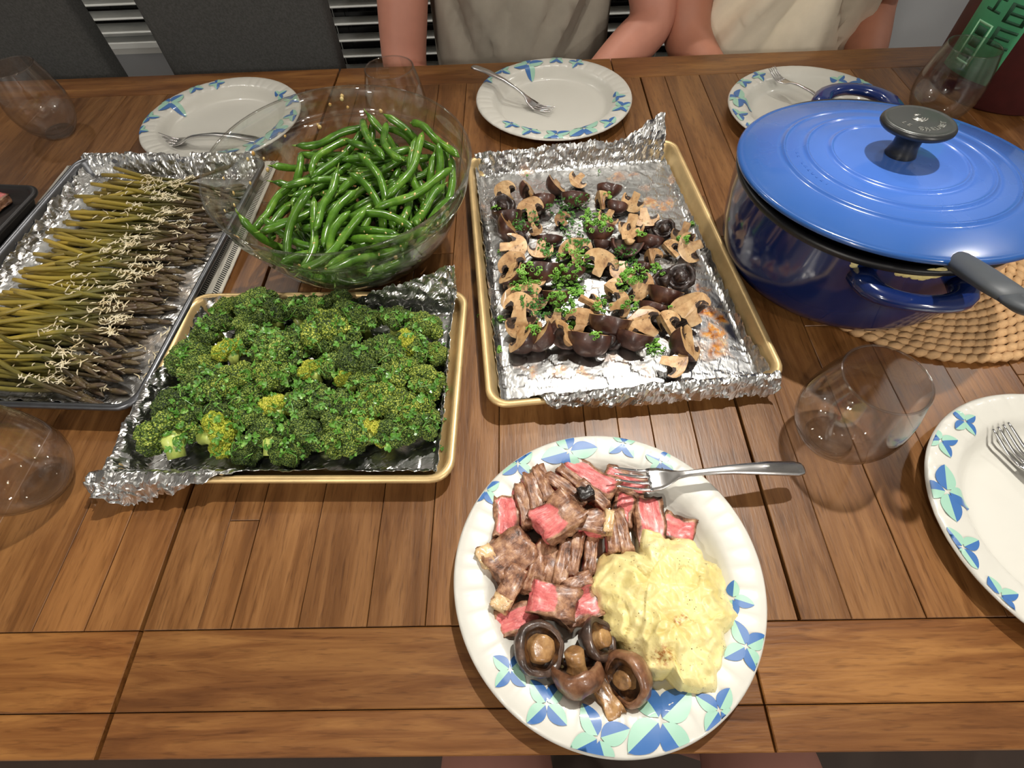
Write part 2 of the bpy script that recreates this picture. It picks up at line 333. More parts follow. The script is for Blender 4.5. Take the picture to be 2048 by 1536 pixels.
def person(name,loc,rz,label,skin,shirt,pants,elbows,hands,folds,seed,torso=(.178,.115),sleeve=.16):
    r=tag(empty(name,loc,rz),label,'person')
    nodes=[];ed=[]
    def v(p,rad): nodes.append((p,rad)); return len(nodes)-1
    def chain(a,pts):
        for p,rad in pts:
            b=v(p,rad); ed.append((a,b)); a=b
        return a
    pel=v((0,.02,.57),.105); ch=chain(pel,[((0,.025,.70),.098),((0,.03,.84),.098),((0,.03,.97),.10)])
    nk=chain(ch,[((0,.03,1.08),.062),((0,.01,1.15),.056),((0,-.01,1.21),.075),((0,-.012,1.28),.088),((0,-.005,1.345),.075)])
    for s,k in ((-1,0),(1,1)):
        sh=chain(ch,[((s*.12,.03,1.02),.07),((s*.19,.03,1.0),.058)])
        e=elbows[k]; h=hands[k]; mid=tuple((a+b)/2 for a,b in zip((s*.21,.02,.98),e)); mf=tuple(a*.55+b*.45 for a,b in zip(e,h))
        el=chain(sh,[(mid,.056),(e,.050),(mf,.044)])
        wr=chain(el,[(h,.026)])
        d=Vector(h)-Vector(e); d.normalize(); side=d.cross(Vector((0,0,1))).normalized()
        pm=chain(wr,[(tuple(Vector(h)+d*.045),.03)])
        for f in range(4):
            o=side*((f-1.5)*.019); L=(.062,.074,.07,.054)[f]
            chain(pm,[(tuple(Vector(h)+d*.085+o),.0095),(tuple(Vector(h)+d*(.085+L*.5)+o+Vector((0,0,-.006))),.0085),(tuple(Vector(h)+d*(.085+L)+o+Vector((0,0,-.02))),.0075)])
        chain(wr,[(tuple(Vector(h)+d*.03-side*s*.034),.012),(tuple(Vector(h)+d*.06-side*s*.05),.010),(tuple(Vector(h)+d*.082-side*s*.052),.0085)])
        hip=chain(pel,[((s*.09,-.06,.56),.095),((s*.13,-.25,.565),.078),((s*.14,-.43,.53),.06),((s*.14,-.43,.29),.052),((s*.14,-.42,.10),.036),((s*.14,-.47,.045),.035),((s*.14,-.56,.03),.026)])
    me=bpy.data.meshes.new('body'); me.from_pydata([p for p,_ in nodes],ed,[])
    o=link('body',me,r); me.materials.append(skin)
    bm=bmesh.new(); bm.from_mesh(me); sl=bm.verts.layers.skin.verify(); bm.verts.ensure_lookup_table()
    for i,(p,rad) in enumerate(nodes): bm.verts[i][sl].radius=(rad,rad)
    bm.verts[0][sl].use_root=True; bm.to_mesh(me); bm.free()
    md=o.modifiers.new('skin','SKIN'); md.use_smooth_shade=True; o.modifiers.new('sub','SUBSURF').levels=2; o.modifiers['sub'].render_levels=2
    # shirt: torso loft with hanging folds, then two sleeves
    b=MB(); rg=random.Random(seed); nz=30; na=72; V=[];Fs=[]
    for i in range(nz+1):
        t=i/nz; z=.50+t*.57
        wx=torso[0]*(1+.05*math.sin(t*3))*(1 if t<.85 else 1-.55*sstep(.85,1,t)); wy=torso[1]*(1+.16*sstep(.75,.1,t))*(1 if t<.85 else 1-.3*sstep(.85,1,t))
        for j in range(na):
            a=2*PI*j/na; fo=0
            for (fa,fz,sl_,wd,am) in folds:
                q=(a-fa-sl_*(z-fz)); q=(q+PI)%(2*PI)-PI
                fo+=2.8*am*math.exp(-(q/wd)**2)*math.exp(-((z-fz)/.16)**2)
            fo+=.006*noise.noise(Vector((math.cos(a)*5,math.sin(a)*5,z*7+seed)))
            V.append((math.cos(a)*(wx+fo),math.sin(a)*(wy+fo)+.012+.012*t,z))
    for i in range(nz):
        for j in range(na): Fs.append((i*na+j,i*na+(j+1)%na,(i+1)*na+(j+1)%na,(i+1)*na+j))
    b.add(V,Fs)
    for s,k in ((-1,0),(1,1)):
        e=Vector(elbows[k]); a=Vector((s*.045,.03,1.028)); m2=Vector((s*.205,.026,.995)); end=m2+(e-m2).normalized()*sleeve
        V,Fs=tube([a,a.lerp(m2,.5)+Vector((0,0,.012)),m2,m2.lerp(end,.5),end,end+(e-m2).normalized()*-.004],[.070,.084,.080,.072,.073,.067],24,False); b.add(V,Fs)
    b.obj('shirt',shirt,r)
    b=MB()
    for s in (-1,1): b.add(*tube([(s*.07,.03,.565),(s*.10,-.08,.565),(s*.132,-.25,.568),(s*.136,-.30,.562)],[.108,.103,.092,.088],24,False))
    b.obj('shorts',pants,r)
    # face and hair
    for s in (-1,1):
        V,Fs=ico(2,.011); b=MB().add([x+Vector((s*.031,-.086,1.265)) for x in V],Fs); b.obj('eye',M['eye'],r)
        V,Fs=ico(2,1); MB().add([Vector((x.x*.012+s*.083,x.y*.02+.0,x.z*.032+1.255)) for x in V],Fs).obj('ear',skin,r)
    V,Fs=ico(2,1); MB().add([Vector((x.x*.014,x.y*.02-.094,x.z*.024+1.238)) for x in V],Fs).obj('nose',skin,r)
    MB().add([Vector((x.x*.024,x.y*.008-.083,x.z*.007+1.203)) for x in V],Fs).obj('mouth',skin,r)
    V,Fs=ico(3,1); MB().add([Vector((x.x*.1,x.y*.1+.016,x.z*.088+1.318+.0*x.y))*1.0+Vector((0,.012,0)) for x in V if True],Fs).obj('hair',M['hair'],r)
    return r
fl1=[(-PI/2+.9,.80,3.2,.10,-.010),(-PI/2+.45,.78,3.0,.07,.009),(-PI/2+.2,.80,2.4,.05,.008),(-PI/2-.5,.82,-3.0,.09,.008),(-PI/2-.9,.80,-3.,.09,-.008),(-PI/2-.2,.77,2.8,.06,-.007)]
person('person',(.018,1.245,0),0,'person in a grey t-shirt with bare arms behind the middle empty plate',M['skin'],M['greyshirt'],M['navy'],
   ((-.252,-.085,.675),(.262,-.085,.755)),((-.13,-.26,.66),(.10,-.24,.69)),fl1,1)
fl2=[(-PI/2-.25,.82,3.4,.09,.012),(-PI/2+.1,.80,3.0,.08,-.010),(-PI/2+.8,.85,-2.6,.09,.010),(-PI/2-.7,.8,2.8,.07,.008),(-PI/2+.5,.8,-2.4,.07,-.009)]
person('person',(.545,1.25,0),0,'person in a cream t-shirt behind the blue pot and far plate',M['skin2'],M['cream'],M['navy'],
   ((-.20,-.085,.72),(.235,.06,.72)),((-.12,-.26,.66),(.12,-.25,.66)),fl2,2,(.19,.12),.222)
person('person',(.10,-.42,0),PI,'person whose bare thighs and dark shorts show under the near table edge',M['skin3'],M['navy'],M['denim'],
   ((-.27,-.02,.78),(.27,-.02,.78)),((-.20,-.2,.66),(.20,-.2,.66)),fl1,3,(.17,.11))
# ---------------------------------------------------------------- canister with green label at the far right corner
M['maroon']=simple('maroon_tin',lin(74,26,26),.55,var=.2,vscale=60)
M['glabel']=simple('green_paper',lin(92,186,136),.6,var=.14,vscale=30)
M['glyph']=simple('dark_green_ink',lin(22,70,46),.6)
M['palelabel']=simple('pale_green_ink',lin(150,205,165),.6)
cn=tag(empty('canister',(.80,.89,TZ)),'tall dark red round canister with green printed label behind the far right glass','canister')
V,Fs=lathe([(0,.0),(.096,.0),(.1,.004),(.1,.33),(.096,.334),(0,.334)],64); obj('body',V,Fs,M['maroon'],cn)
V,Fs=lathe([(.1005,.325),(.103,.327),(.103,.345),(.099,.349),(0,.35)],64); obj('lid',V,Fs,M['maroon'],cn)
def patch(a0,a1,z0,z1,r,n=10):
    V=[];Fs=[]
    for i in range(n+1):
        a=a0+(a1-a0)*i/n
        for rr in (r-.0006,r):
            for z in (z0,z1): V.append((rr*math.cos(a),rr*math.sin(a),z))
    for i in range(n):
        p=i*4;q=p+4
        Fs+=[(p+2,q+2,q+3,p+3),(p,p+1,q+1,q),(p+1,p+3,q+3,q+1),(p,q,q+2,p+2)]
    Fs+=[(0,2,3,1),(n*4,n*4+1,n*4+3,n*4+2)]
    return V,Fs
obj('label',*patch(R_(176),R_(224),.035,.30,.1008),M['glabel'],cn)
b=MB()
def gl(cx,cz,strokes,w,h,th=.22):         # block characters: strokes are (x0,z0,x1,z1) in a unit cell
    for x0,z0,x1,z1 in strokes:
        a0=cx+(min(x0,x1)-.5)*w-th*w*.5; a1=cx+(max(x0,x1)-.5)*w+th*w*.5
        b.add(*patch(a0,a1,cz+(min(z0,z1)-.5)*h-th*h*.4,cz+(max(z0,z1)-.5)*h+th*h*.4,.1016,4))
ri=[(0,0,0,1),(1,0,1,1),(0,1,1,1),(0,0,1,0),(0,.5,1,.5)]; ta=[(0,0,0,1),(1,0,1,1),(0,1,1,1),(0,0,1,0),(0,.5,1,.5),(.5,0,.5,1)]
ee=[(0,0,0,1),(0,1,1,1),(0,.5,.8,.5),(0,0,1,0)]; kou=[(0,0,0,1),(1,0,1,1),(0,1,1,1),(0,0,1,0)]; gong=[(0,1,1,1),(.5,0,.5,1),(0,0,1,0)]
for i,g_ in enumerate((ee,ri,gong,ta,kou,ee,ri)): gl(R_(213),.095+i*.030,g_,R_(14),.020)
for i,g_ in enumerate((gong,kou,ri,ee,ta,gong)): gl(R_(193),.128+i*.030,g_,R_(11),.016)
b.obj('block_lettering',M['glyph'],cn)
b=MB()
for q in ((R_(186),R_(187.4),.05,.105),(R_(200),R_(201.4),.05,.105),(R_(186),R_(201.4),.05,.053),(R_(186),R_(201.4),.102,.105)): b.add(*patch(*q,.1016,4))
b.obj('label_box',M['palelabel'],cn)
b=MB()
for z in (.058,.073,.088): b.add(*patch(R_(189),R_(198.5),z,z+.011,.1016,4))
b.obj('label_squares',M['glyph'],cn)
# ---------------------------------------------------------------- paper plates
M['paper']=simple('plate_paper',lin(205,203,194),.34,var=.03,vscale=8,coat=.25,spec=.5)
M['blue']=simple('print_blue',lin(58,104,164),.4,coat=.2)
M['mint']=simple('print_mint',lin(150,192,172),.4,coat=.2)
PR=[(0,.0022),(.060,.0022),(.082,.0024),(.0875,.0036),(.0925,.0085),(.0975,.0150),(.1015,.0185),(.106,.0198),(.116,.0212),(.1235,.0215),(.1265,.0206),(.128,.0186)]
def pz(r):
    for (r0,z0),(r1,z1) in zip(PR[:-1],PR[1:]):
        if r<=r1: return z0+(z1-z0)*(r-r0)/(r1-r0)
    return PR[-1][1]
def plate_mesh():
    n=288; top=[]
    rs=[0,.03,.06,.075,.082,.085,.0875,.09,.0925,.095,.0975,.0995,.1015,.104,.108,.112,.116,.120,.1235,.1255,.1265,.1275,.128]
    V=[];Fs=[]
    rg=random.Random(7); cr=[0]*n
    for k in range(44):
        j=int(n*(k+rg.uniform(-.2,.2))/44)%n; d=rg.uniform(.4,1)
        for q,wv in ((-1,.35),(0,1),(1,.35)): cr[(j+q)%n]=max(cr[(j+q)%n],d*wv)
    for side in (0,1):
        for r in (rs if not side else reversed(rs)):
            for j in range(n):
                a=2*PI*j/n; z=pz(r); k=cr[j]*sstep(.094,.104,r)
                z-=.0009*k*(1 if r<.126 else .3)
                z+=.0007*math.sin(a*2+1)*sstep(.09,.128,r)
                if side: z-=.0007
                V.append((r*math.cos(a),r*math.sin(a),z))
    m_=len(rs)*2
    for i in range(m_-1):
        for j in range(n): Fs.append((i*n+j,i*n+(j+1)%n,(i+1)*n+(j+1)%n,(i+1)*n+j))
    return mesh('paper_plate',V,Fs,M['paper'])
PM=plate_mesh()
FPC=(.0665,.1095)
def pinwheel(bm_b,bm_m,cx,cy,L,rot,pat):
    for k in range(4):
        if not pat[k]: continue
        a=rot+k*PI/2+.12*math.sin(k*2.3+cx*90); Lk=L*pat[k]; ca,sa=math.cos(a),math.sin(a); n=10
        for half,bmx in ((1,bm_b if k%2==0 else bm_m),(-1,bm_m if k%2==0 else bm_b)):
            V=[];Fs=[]
            for i in range(n+1):
                t=i/n; x=L*.07+Lk*t; wd=Lk*.34*(math.sin(PI*t**.8)**.75 if 0<t<1 else 0)
                for q in (0,.5,1):
                    yy=half*wd*q+ (.0 if half>0 else 0); px,py=cx+x*ca-yy*sa,cy+x*sa+yy*ca
                    r=math.hypot(px,py)
                    if r>.1262: px*=.1262/r;py*=.1262/r;r=.1262
                    V.append((px,py,pz(r)+.0007+.0007*math.sin(math.atan2(py,px)*2+1)*sstep(.09,.128,r)))
            for i in range(n):
                for q in range(2):
                    f=(i*3+q,(i+1)*3+q,(i+1)*3+q+1,i*3+q+1); Fs.append(f if half>0 else f[::-1])
            bmx.add(V,Fs)
PW=[((355,158),.017,.75,(1,1,1,1)),((585,100),.026,.2,(1,1,1,1)),((830,65),.016,.5,(1,1,1,1)),((1000,150),.014,.9,(1,1,1,.9)),((210,280),.014,.6,(1,1,1,1)),
 ((1330,765),.015,1.2,(.9,0,1,1)),((1385,985),.018,.3,(1,1,1,1)),((1265,1275),.0165,.9,(1,1,1,1)),((1000,1320),.030,.55,(1,1,1,1)),((720,1400),.022,.35,(1,1,1,1)),((485,1245),.018,.7,(1,1,1,1)),((320,1090),.015,.85,(1,1,1,1))]
def prints():
    out=[]
    for (u,v),L,rot,pat in PW:
        b=MB();m_=MB(); q=P(880+u*.44,860+v*.44,.019); pinwheel(b,m_,q.x-FPC[0],q.y-FPC[1],L,rot,pat)
        b.add(m_.V,m_.F,1); out.append(b.mesh('printed_sprig',[M['blue'],M['mint']]))
    return out
PSP=prints()
def plate(x,y,rz,label,z=0):
    r=link('paper_plate',PM); r.location=(x,y,TZ+z); r.rotation_euler=(0,0,rz); tag(r,label,'plate','printed paper plates')
    [link('printed_sprig',q,r) for q in PSP]; return r
plate(*FPC,0,'white paper plate with blue leaf print holding steak, mashed potato and mushrooms')
plate(.0635,.8690,R_(8),'empty white paper plate with blue leaf rim in front of the grey shirt')
plate(-.482,.8400,R_(52),'white paper plate half behind the glass bowl of beans')
plate(.466,.8080,R_(62),'white paper plate half hidden behind the blue pot')
plate(.4845,.1450,R_(64),'empty white paper plate cut off by the near right edge beside the empty glass')
# ---------------------------------------------------------------- forks
def fork_meshes():
    L=.19
    def zc(s): # s 0 handle end .. 1 tine tips
        return .0085*math.sin(PI*min(1,s/.72))+(-.0065*math.sin(PI*(s-.66)/.34) if s>.66 else 0)+.006*sstep(.82,1,s)
    V=[];Fs=[]
    st=[(0,.004,.0016),(.01,.0065,.002),(.05,.0082,.0022),(.2,.0075,.0022),(.4,.005,.0021),(.55,.0033,.0022),(.62,.0032,.0022),(.67,.0045,.0019),(.72,.0095,.0015),(.76,.0122,.0013),(.80,.0128,.0012),(.815,.0126,.0011)]
    for s,wd,th in st:
        z=zc(s); x=s*L
        for k in range(8):
            t=2*PI*k/8+PI/8; c,s_=math.cos(t),math.sin(t)
            sg=lambda q:abs(q)**.6*(1 if q>0 else -1)
            V.append((x,wd*sg(c)*.98,z+th*sg(s_)+ (-.0018*(1-(abs(sg(c)))**2) if s>.68 else 0)))
    for i in range(len(st)-1):
        for k in range(8): Fs.append((i*8+k,i*8+(k+1)%8,(i+1)*8+(k+1)%8,(i+1)*8+k))
    Fs.append(tuple(range(8))[::-1]);Fs.append(tuple((len(st)-1)*8+k for k in range(8)))
    F2=[tuple(reversed(f)) for f in Fs]
    head=mesh('handle',V,F2,M['steel'])
    tines=[]
    for t in range(4):
        y0=(t-1.5)*.0068; Ps=[];Rs=[]
        for i in range(9):
            s=.80+.2*i/8; Ps.append((s*L,y0*(1-.06*i/8),zc(s)-.0006)); Rs.append(.0018*(1-.45*(i/8)**2))
        V,Fs=tube(Ps,Rs,6); tines.append(mesh('tine',V,Fs,M['steel']))
    return L,head,tines
FL,FH,FT=fork_meshes()
def fork(tip,end,label,roll=0):
    tip,end=Vector(tip),Vector(end); d=tip-end; x=d.normalized(); y=Vector((0,0,1)).cross(x).normalized(); z=x.cross(y)
    k=d.length/FL
    r=link('fork',FH); mt=Matrix((x,y,z)).transposed().to_4x4()@Matrix.Rotation(roll,4,'X'); mt.translation=end; r.matrix_world=mt@Matrix.Scale(k,4)
    tag(r,label,'fork','forks on the plates')
    for t in FT: link('tine',t,r)
def Pw(u,v,z): return P(u,v,z)
fork(Pw(1228,958,.038),Pw(1608,938,.030),'steel fork lying over steak with its handle past the filled plate')
fork(Pw(1104,224,.006),Pw(944,133,.040),'steel fork on the empty plate before the grey shirt')
fork(Pw(306,276,.013),Pw(520,281,.016),'steel fork on the plate behind the glass bowl')
fork(Pw(1541,139,.032),Pw(1672,226,.017),'steel fork tines up on the plate behind the blue pot')
e=Pw(1993,858,.014); e2=Pw(2150,985,.022); fork(e,e+(e2-e).normalized()*.19,'steel fork on the empty plate at the near right edge')
# ---------------------------------------------------------------- tumblers
M['glass']=glass_mat('clear_glass',(.992,.992,.992,1),(.80,.80,.80,1))
M['bowlglass']=glass_mat('bowl_glass',(.975,.98,.965,1),(.84,.86,.78,1),.16)
def glass_mesh():
    outer=[(0,.0),(.0195,.0),(.0225,.0008),(.030,.008),(.0395,.022),(.0445,.037),(.0458,.050),(.0445,.065),(.0415,.081),(.0375,.096),(.0352,.1045)]
    sm=[]
    for i in range(len(outer)-1):
        p0=outer[max(i-1,0)];p1=outer[i];p2=outer[i+1];p3=outer[min(i+2,len(outer)-1)]
        for k in range(4):
            t=k/4; q=[.5*((2*p1[c])+(-p0[c]+p2[c])*t+(2*p0[c]-5*p1[c]+4*p2[c]-p3[c])*t*t+(-p0[c]+3*p1[c]-3*p2[c]+p3[c])*t**3) for c in (0,1)]
            sm.append((max(0,q[0]),max(0,q[1])))
    sm.append(outer[-1]); sm.append((.0349,.1053)); sm.append((.0342,.1050))
    inner=[(max(0,r-.0012),z+ (0.0075 if z<.004 else .0012*(1-z/.1)+.006*max(0,1-z/.02))) for r,z in reversed(sm[:-2])]
    V,Fs=lathe(sm+inner,56); return mesh('tumbler',V,Fs,M['glass'])
GM=glass_mesh()
M['rimglass']=glass_mat('glass_rim',(.95,.95,.95,1),(.8,.8,.8,1),.0)
M['rimglass'].node_tree.nodes['Math'].inputs[2].default_value=.30
V,Fs=lathe([(.0346+.0011*math.cos(a),.1049+.0009*math.sin(a)) for a in [2*PI*k/8 for k in range(8)]],56,True); GRM=mesh('rim',V,Fs,M['rimglass'])
V,Fs=lathe([(.0005,.0009),(.0190,.0009),(.0225,.0035),(.0190,.0066),(.0005,.0072)],40); GBM=mesh('thick_base',V,Fs,M['rimglass'])
for (x,y),lb in (((.3015,.2385),'empty stemless wine glass standing between the filled plate and near right plate'),((-.766,.843),'empty stemless glass at the far left corner of the table'),
   ((-.181,.797),'empty stemless glass behind the glass bowl of green beans'),((.650,.795),'empty stemless glass in front of the dark red canister'),((-.472,.206),'empty stemless glass at the near left edge below the asparagus tray')):
    o=link('wine_tumbler',GM); o.location=(x,y,TZ+.0003); tag(o,lb,'glass','stemless glasses'); link('rim',GRM,o); link('thick_base',GBM,o)
# ---------------------------------------------------------------- glass bowl
BC=Vector((-.1978,.5286,TZ)); BN=Vector((.0249,-.0425,1)).normalized()
BQ=Vector((0,0,1)).rotation_difference(BN)
bo=[(0,.0),(.052,.0),(.058,.002),(.075,.0085),(.092,.020),(.108,.036),(.121,.055),(.130,.076),(.1355,.095),(.1372,.0985),(.1415,.102),(.1425,.106),(.1445,.118),(.1462,.1275),(.1474,.1300),(.1468,.1322)]
bi=[(.1450,.1316),(.1425,.118),(.1402,.106),(.1388,.1030),(.1345,.0995),(.1328,.095),(.1270,.0775),(.118,.0575),(.105,.039),(.0895,.0235),(.073,.0125),(.055,.0062),(0,.0052)]
V,Fs=lathe(bo+bi,96)
bowl=obj('glass_bowl',V,Fs,M['bowlglass']); tag(bowl,'large clear glass mixing bowl full of green beans between the trays','bowl')
V,Fs=lathe([(.1468+.0014*math.cos(a),.1312+.0012*math.sin(a)) for a in [2*PI*k/8 for k in range(8)]],96,True); obj('rim',V,Fs,M['rimglass'],bowl)
V,Fs=lathe([(.1385+.0012*math.cos(a),.1005+.0012*math.sin(a)) for a in [2*PI*k/8 for k in range(8)]],96,True); obj('step_ring',V,Fs,M['rimglass'],bowl)
bowl.rotation_mode='QUATERNION'; bowl.rotation_quaternion=BQ; bowl.location=BC+Vector((-.0032,.0055,.0035))
# ---------------------------------------------------------------- braided placemat
M['braid']=simple('dried_grass_braid',lin(206,166,120),.7,var=.25,vscale=90,bmp=.4,bscale=700,spec=.2)
tv=tag(empty('placemat',(.4957,.5232,TZ)),'round tan braided grass placemat under the blue pot','placemat')
rg=random.Random(11)
iv,ifc=ico(1,1)
rad=.1965
while rad>.012:
    b=MB(); n=max(8,int(2*PI*rad/.0125)); ph=rg.random()
    for k in range(n):
        a=2*PI*(k+ph)/n; mt=Matrix.Rotation(a,4,'Z')@Matrix.Translation((rad,0,.0052+rg.uniform(-.0006,.0006)))@Matrix.Rotation(PI/2+R_(17),4,'Z')@Matrix.Rotation(R_(rg.uniform(-5,5)),4,'X')@Matrix.Diagonal((.0108,.0056,.0050,1))
        b.add(iv,ifc,0,mt)
    b.obj('braided_ring',M['braid'],tv); rad-=.0098
# ---------------------------------------------------------------- blue pot, lid, spatula
def enamel(name,c0,c1,r0,r1,rough=.16):
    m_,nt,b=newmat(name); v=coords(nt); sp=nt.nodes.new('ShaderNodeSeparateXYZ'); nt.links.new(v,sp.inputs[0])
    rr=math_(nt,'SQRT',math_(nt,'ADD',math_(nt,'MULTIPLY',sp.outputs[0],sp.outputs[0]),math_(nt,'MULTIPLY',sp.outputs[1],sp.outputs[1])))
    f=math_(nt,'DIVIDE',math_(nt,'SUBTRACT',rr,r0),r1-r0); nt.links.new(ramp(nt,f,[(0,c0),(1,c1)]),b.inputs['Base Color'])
    b.inputs['Roughness'].default_value=rough; b.inputs['Coat Weight'].default_value=.5; b.inputs['Coat Roughness'].default_value=.05
    n=noisetex(nt,v,9,4); nt.links.new(ramp(nt,n,[(.45,(rough,)*3+(1,)),(.7,(rough+.14,)*3+(1,))]),b.inputs['Roughness'])
    bump(nt,b,noisetex(nt,v,24,2),.08,.002); return m_
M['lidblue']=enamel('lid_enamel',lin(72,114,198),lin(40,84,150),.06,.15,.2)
M['potblue']=simple('pot_enamel',lin(19,36,86),.14,coat=.6,bmp=.06,bscale=22,bdist=.002)
M['potin']=simple('pot_rim_black',lin(22,22,24),.4)
M['phenolic']=simple('black_phenolic',lin(36,37,38),.32)
M['knobmetal']=simple('knob_disc',lin(92,94,92),.34,.7)
M['letter']=simple('raised_metal',lin(205,205,198),.25,.8)
M['silicone']=simple('grey_silicone',lin(72,76,80),.5,var=.06,vscale=30,spec=.4)
M['mash']=None
PC=Vector((.386,.486,TZ))
pot=tag(empty('dutch_oven',PC),'large round blue enamelled pot standing on the braided placemat','pot')
V,Fs=lathe([(0,.013),(.108,.013),(.122,.0155),(.1305,.021),(.1365,.034),(.1405,.058),(.1445,.095),(.1462,.121),(.1468,.1235),(.1455,.1248),(.1418,.1248),(.1405,.122),(.136,.06),(.126,.03),(.11,.021),(0,.02)],96)
obj('body',V,Fs,M['potblue'],pot)
V,Fs=lathe([(.1472,.119),(.1480,.1215),(.1478,.125),(.142,.1258),(.1405,.1225)],96); obj('bare_rim',V,Fs,M['potin'],pot)
def loop_handle(ang,reach):
    b=MB(); Ps=[];n=15
    for i in range(n):
        t=PI*i/(n-1); s=math.cos(t)
        out=.1405+reach*math.sin(t)**.62; tang=.043*s*(1 if abs(s)<.98 else 1.02)
        Ps.append(Vector((out,tang,.1095+.004*math.sin(t))))
    V=[];Fs=[];seg=12
    for i in range(n):
        d=(Ps[min(i+1,n-1)]-Ps[max(i-1,0)]).normalized(); sd=Vector((0,0,1)).cross(d).normalized()
        wd=.0085+.0035*abs(math.cos(PI*i/(n-1)))**2; th=.0062+.003*abs(math.cos(PI*i/(n-1)))**3
        for k in range(seg):
            t=2*PI*k/seg; c,s=math.cos(t),math.sin(t); V.append(Ps[i]+sd*wd*abs(c)**.8*(1 if c>0 else -1)+Vector((0,0,1))*th*abs(s)**.8*(1 if s>0 else -1))
    for i in range(n-1):
        for k in range(seg): Fs.append((i*seg+k,i*seg+(k+1)%seg,(i+1)*seg+(k+1)%seg,(i+1)*seg+k))
    Fs.append(tuple(range(seg))[::-1]);Fs.append(tuple((n-1)*seg+k for k in range(seg)))
    o=obj('loop_handle',V,Fs,M['potblue'],pot); o.rotation_euler=(0,0,ang); return o
qb=P(1715,190,.10)-PC; ab=math.atan2(qb.y,qb.x); loop_handle(R_(76),.055); loop_handle(R_(-99),.036)
LN=Vector((.0145,.075,1)).normalized(); LQ=Vector((0,0,1)).rotation_difference(LN)
lid=tag(empty('pot_lid',(.3867,.4785,TZ+.1363)),'blue enamelled lid with black knob lying askew on the pot','lid'); lid.rotation_mode='QUATERNION'; lid.rotation_quaternion=LQ
prof=[]
def lz(r):
    z=.0135*math.cos(min(1,r/.150)*PI/2)**.8 if r<.15 else 0
    for rr in (.0635,.0868,.1085): z+=.0016*math.exp(-((r-rr)/.0016)**2)-.0005*math.exp(-((r-rr-.0042)/.0018)**2)
    return z
r=0
while r<.1495:
    prof.append((r,lz(r))); r+=.0016 if not any(abs(r-q)<.008 for q in (.0635,.0868,.1085)) else .0006
prof+=[(.1500,.0012),(.1525,.0002),(.1536,-.0015),(.1536,-.0035),(.1520,-.0050),(.146,-.0052),(.140,-.0058),(.139,-.0095),(.137,-.0095),(.136,-.004),(.09,.007),(0,.0095)]
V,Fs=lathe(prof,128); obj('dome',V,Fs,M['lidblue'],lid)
kb=empty('knob',(0,0,0)); kb.parent=lid
zt=.0135
V,Fs=lathe([(.0,zt-.001),(.0135,zt-.001),(.0145,zt+.0005),(.0135,zt+.004),(.0120,zt+.010),(.0122,zt+.016),(.0155,zt+.0215),(.0235,zt+.0252),(.0315,zt+.0272),(.0333,zt+.0292),(.0333,zt+.0315),(.0318,zt+.0335),(.0300,zt+.0340)],64)
kbs=obj('knob_stem',V,Fs,M['phenolic'],kb)
V,Fs=lathe([(0,zt+.0345),(.026,zt+.0342),(.0278,zt+.0338),(.0290,zt+.0344),(.0303,zt+.0346),(.0312,zt+.0340),(.0316,zt+.0332)],64); obj('knob_disc',V,Fs,M['knobmetal'],kb)
def glyph_mesh(ch,size,ext):
    cu=bpy.data.curves.new('glyph','FONT'); cu.body=ch; cu.size=size; cu.extrude=ext; cu.align_x='CENTER'
    o=bpy.data.objects.new('glyph',cu); COL.objects.link(o); dg=bpy.context.evaluated_depsgraph_get(); me=o.evaluated_get(dg).to_mesh()
    V=[v.co.copy() for v in me.vertices]; Fs=[tuple(p.vertices) for p in me.polygons]; o.evaluated_get(dg).to_mesh_clear()
    bpy.data.objects.remove(o); bpy.data.curves.remove(cu); return V,Fs
def arc_text(b,txt,size,rad,a_mid,step,z,ext,inward=True,mat=Matrix()):
    n=len(txt)
    for i,c in enumerate(txt):
        if c==' ': continue
        a=a_mid+(i-(n-1)/2)*step
        mt=mat@Matrix.Rotation(a,4,'Z')@Matrix.Translation((rad,0,z))@Matrix.Rotation(PI/2,4,'Z')
        V,Fs=glyph_mesh(c,size,ext); b.add(V,Fs,0,mt)
b=MB(); arc_text(b,'LE CREUSET',.0072,.0215,R_(-92),R_(15.5),zt+.0346,.0004); b.obj('raised_lettering',M['letter'],kb,False)
b=MB()
for rr,a0 in ((.0085,R_(30)),(.0060,R_(30)),(.0035,R_(30))):
    V,Fs=tube([(rr*math.cos(a)*.9,rr*math.sin(a)*.9+.004,zt+.0347) for a in [R_(200+k*14) for k in range(11)]],.0007,6); b.add(V,Fs)
b.add(*tube([(-.002,.0085,zt+.0347),(.0035,.0085,zt+.0347)],.0009,6)); b.obj('ring_emblem',M['letter'],kb)
b=MB(); arc_text(b,'LE CREUSET',.0068,.098,R_(-172),R_(4.0),lz(.1)+.0002,.0004); b.obj('cast_lettering',M['lidblue'],lid,False)
# spatula whose grey handle props the lid up
sp=tag(empty('spatula',(0,0,0)),'spatula with grey silicone handle sticking out from under the pot lid','spatula')
A=Vector((.398,.395,TZ+.112)); H=P(2052,610,.185); dirv=(H-A).normalized(); B=H+dirv*.019
side=dirv.cross(Vector((0,0,1))).normalized(); upv=side.cross(dirv)
def oval(Ps,W,T,seg=16,cap=True):
    V=[];Fs=[]
    for p,w_,t_ in zip(Ps,W,T):
        for k in range(seg):
            a=2*PI*k/seg; V.append(p+side*(w_*math.cos(a))+upv*(t_*math.sin(a)))
    n=len(Ps)
    for i in range(n-1):
        for k in range(seg): Fs.append((i*seg+k,(i+1)*seg+k,(i+1)*seg+(k+1)%seg,i*seg+(k+1)%seg))
    if cap: Fs.append(tuple(range(seg)));Fs.append(tuple((n-1)*seg+k for k in range(seg))[::-1])
    return V,Fs
ts=[0,.15,.35,.55,.72,.86]; L_=(B-A).length
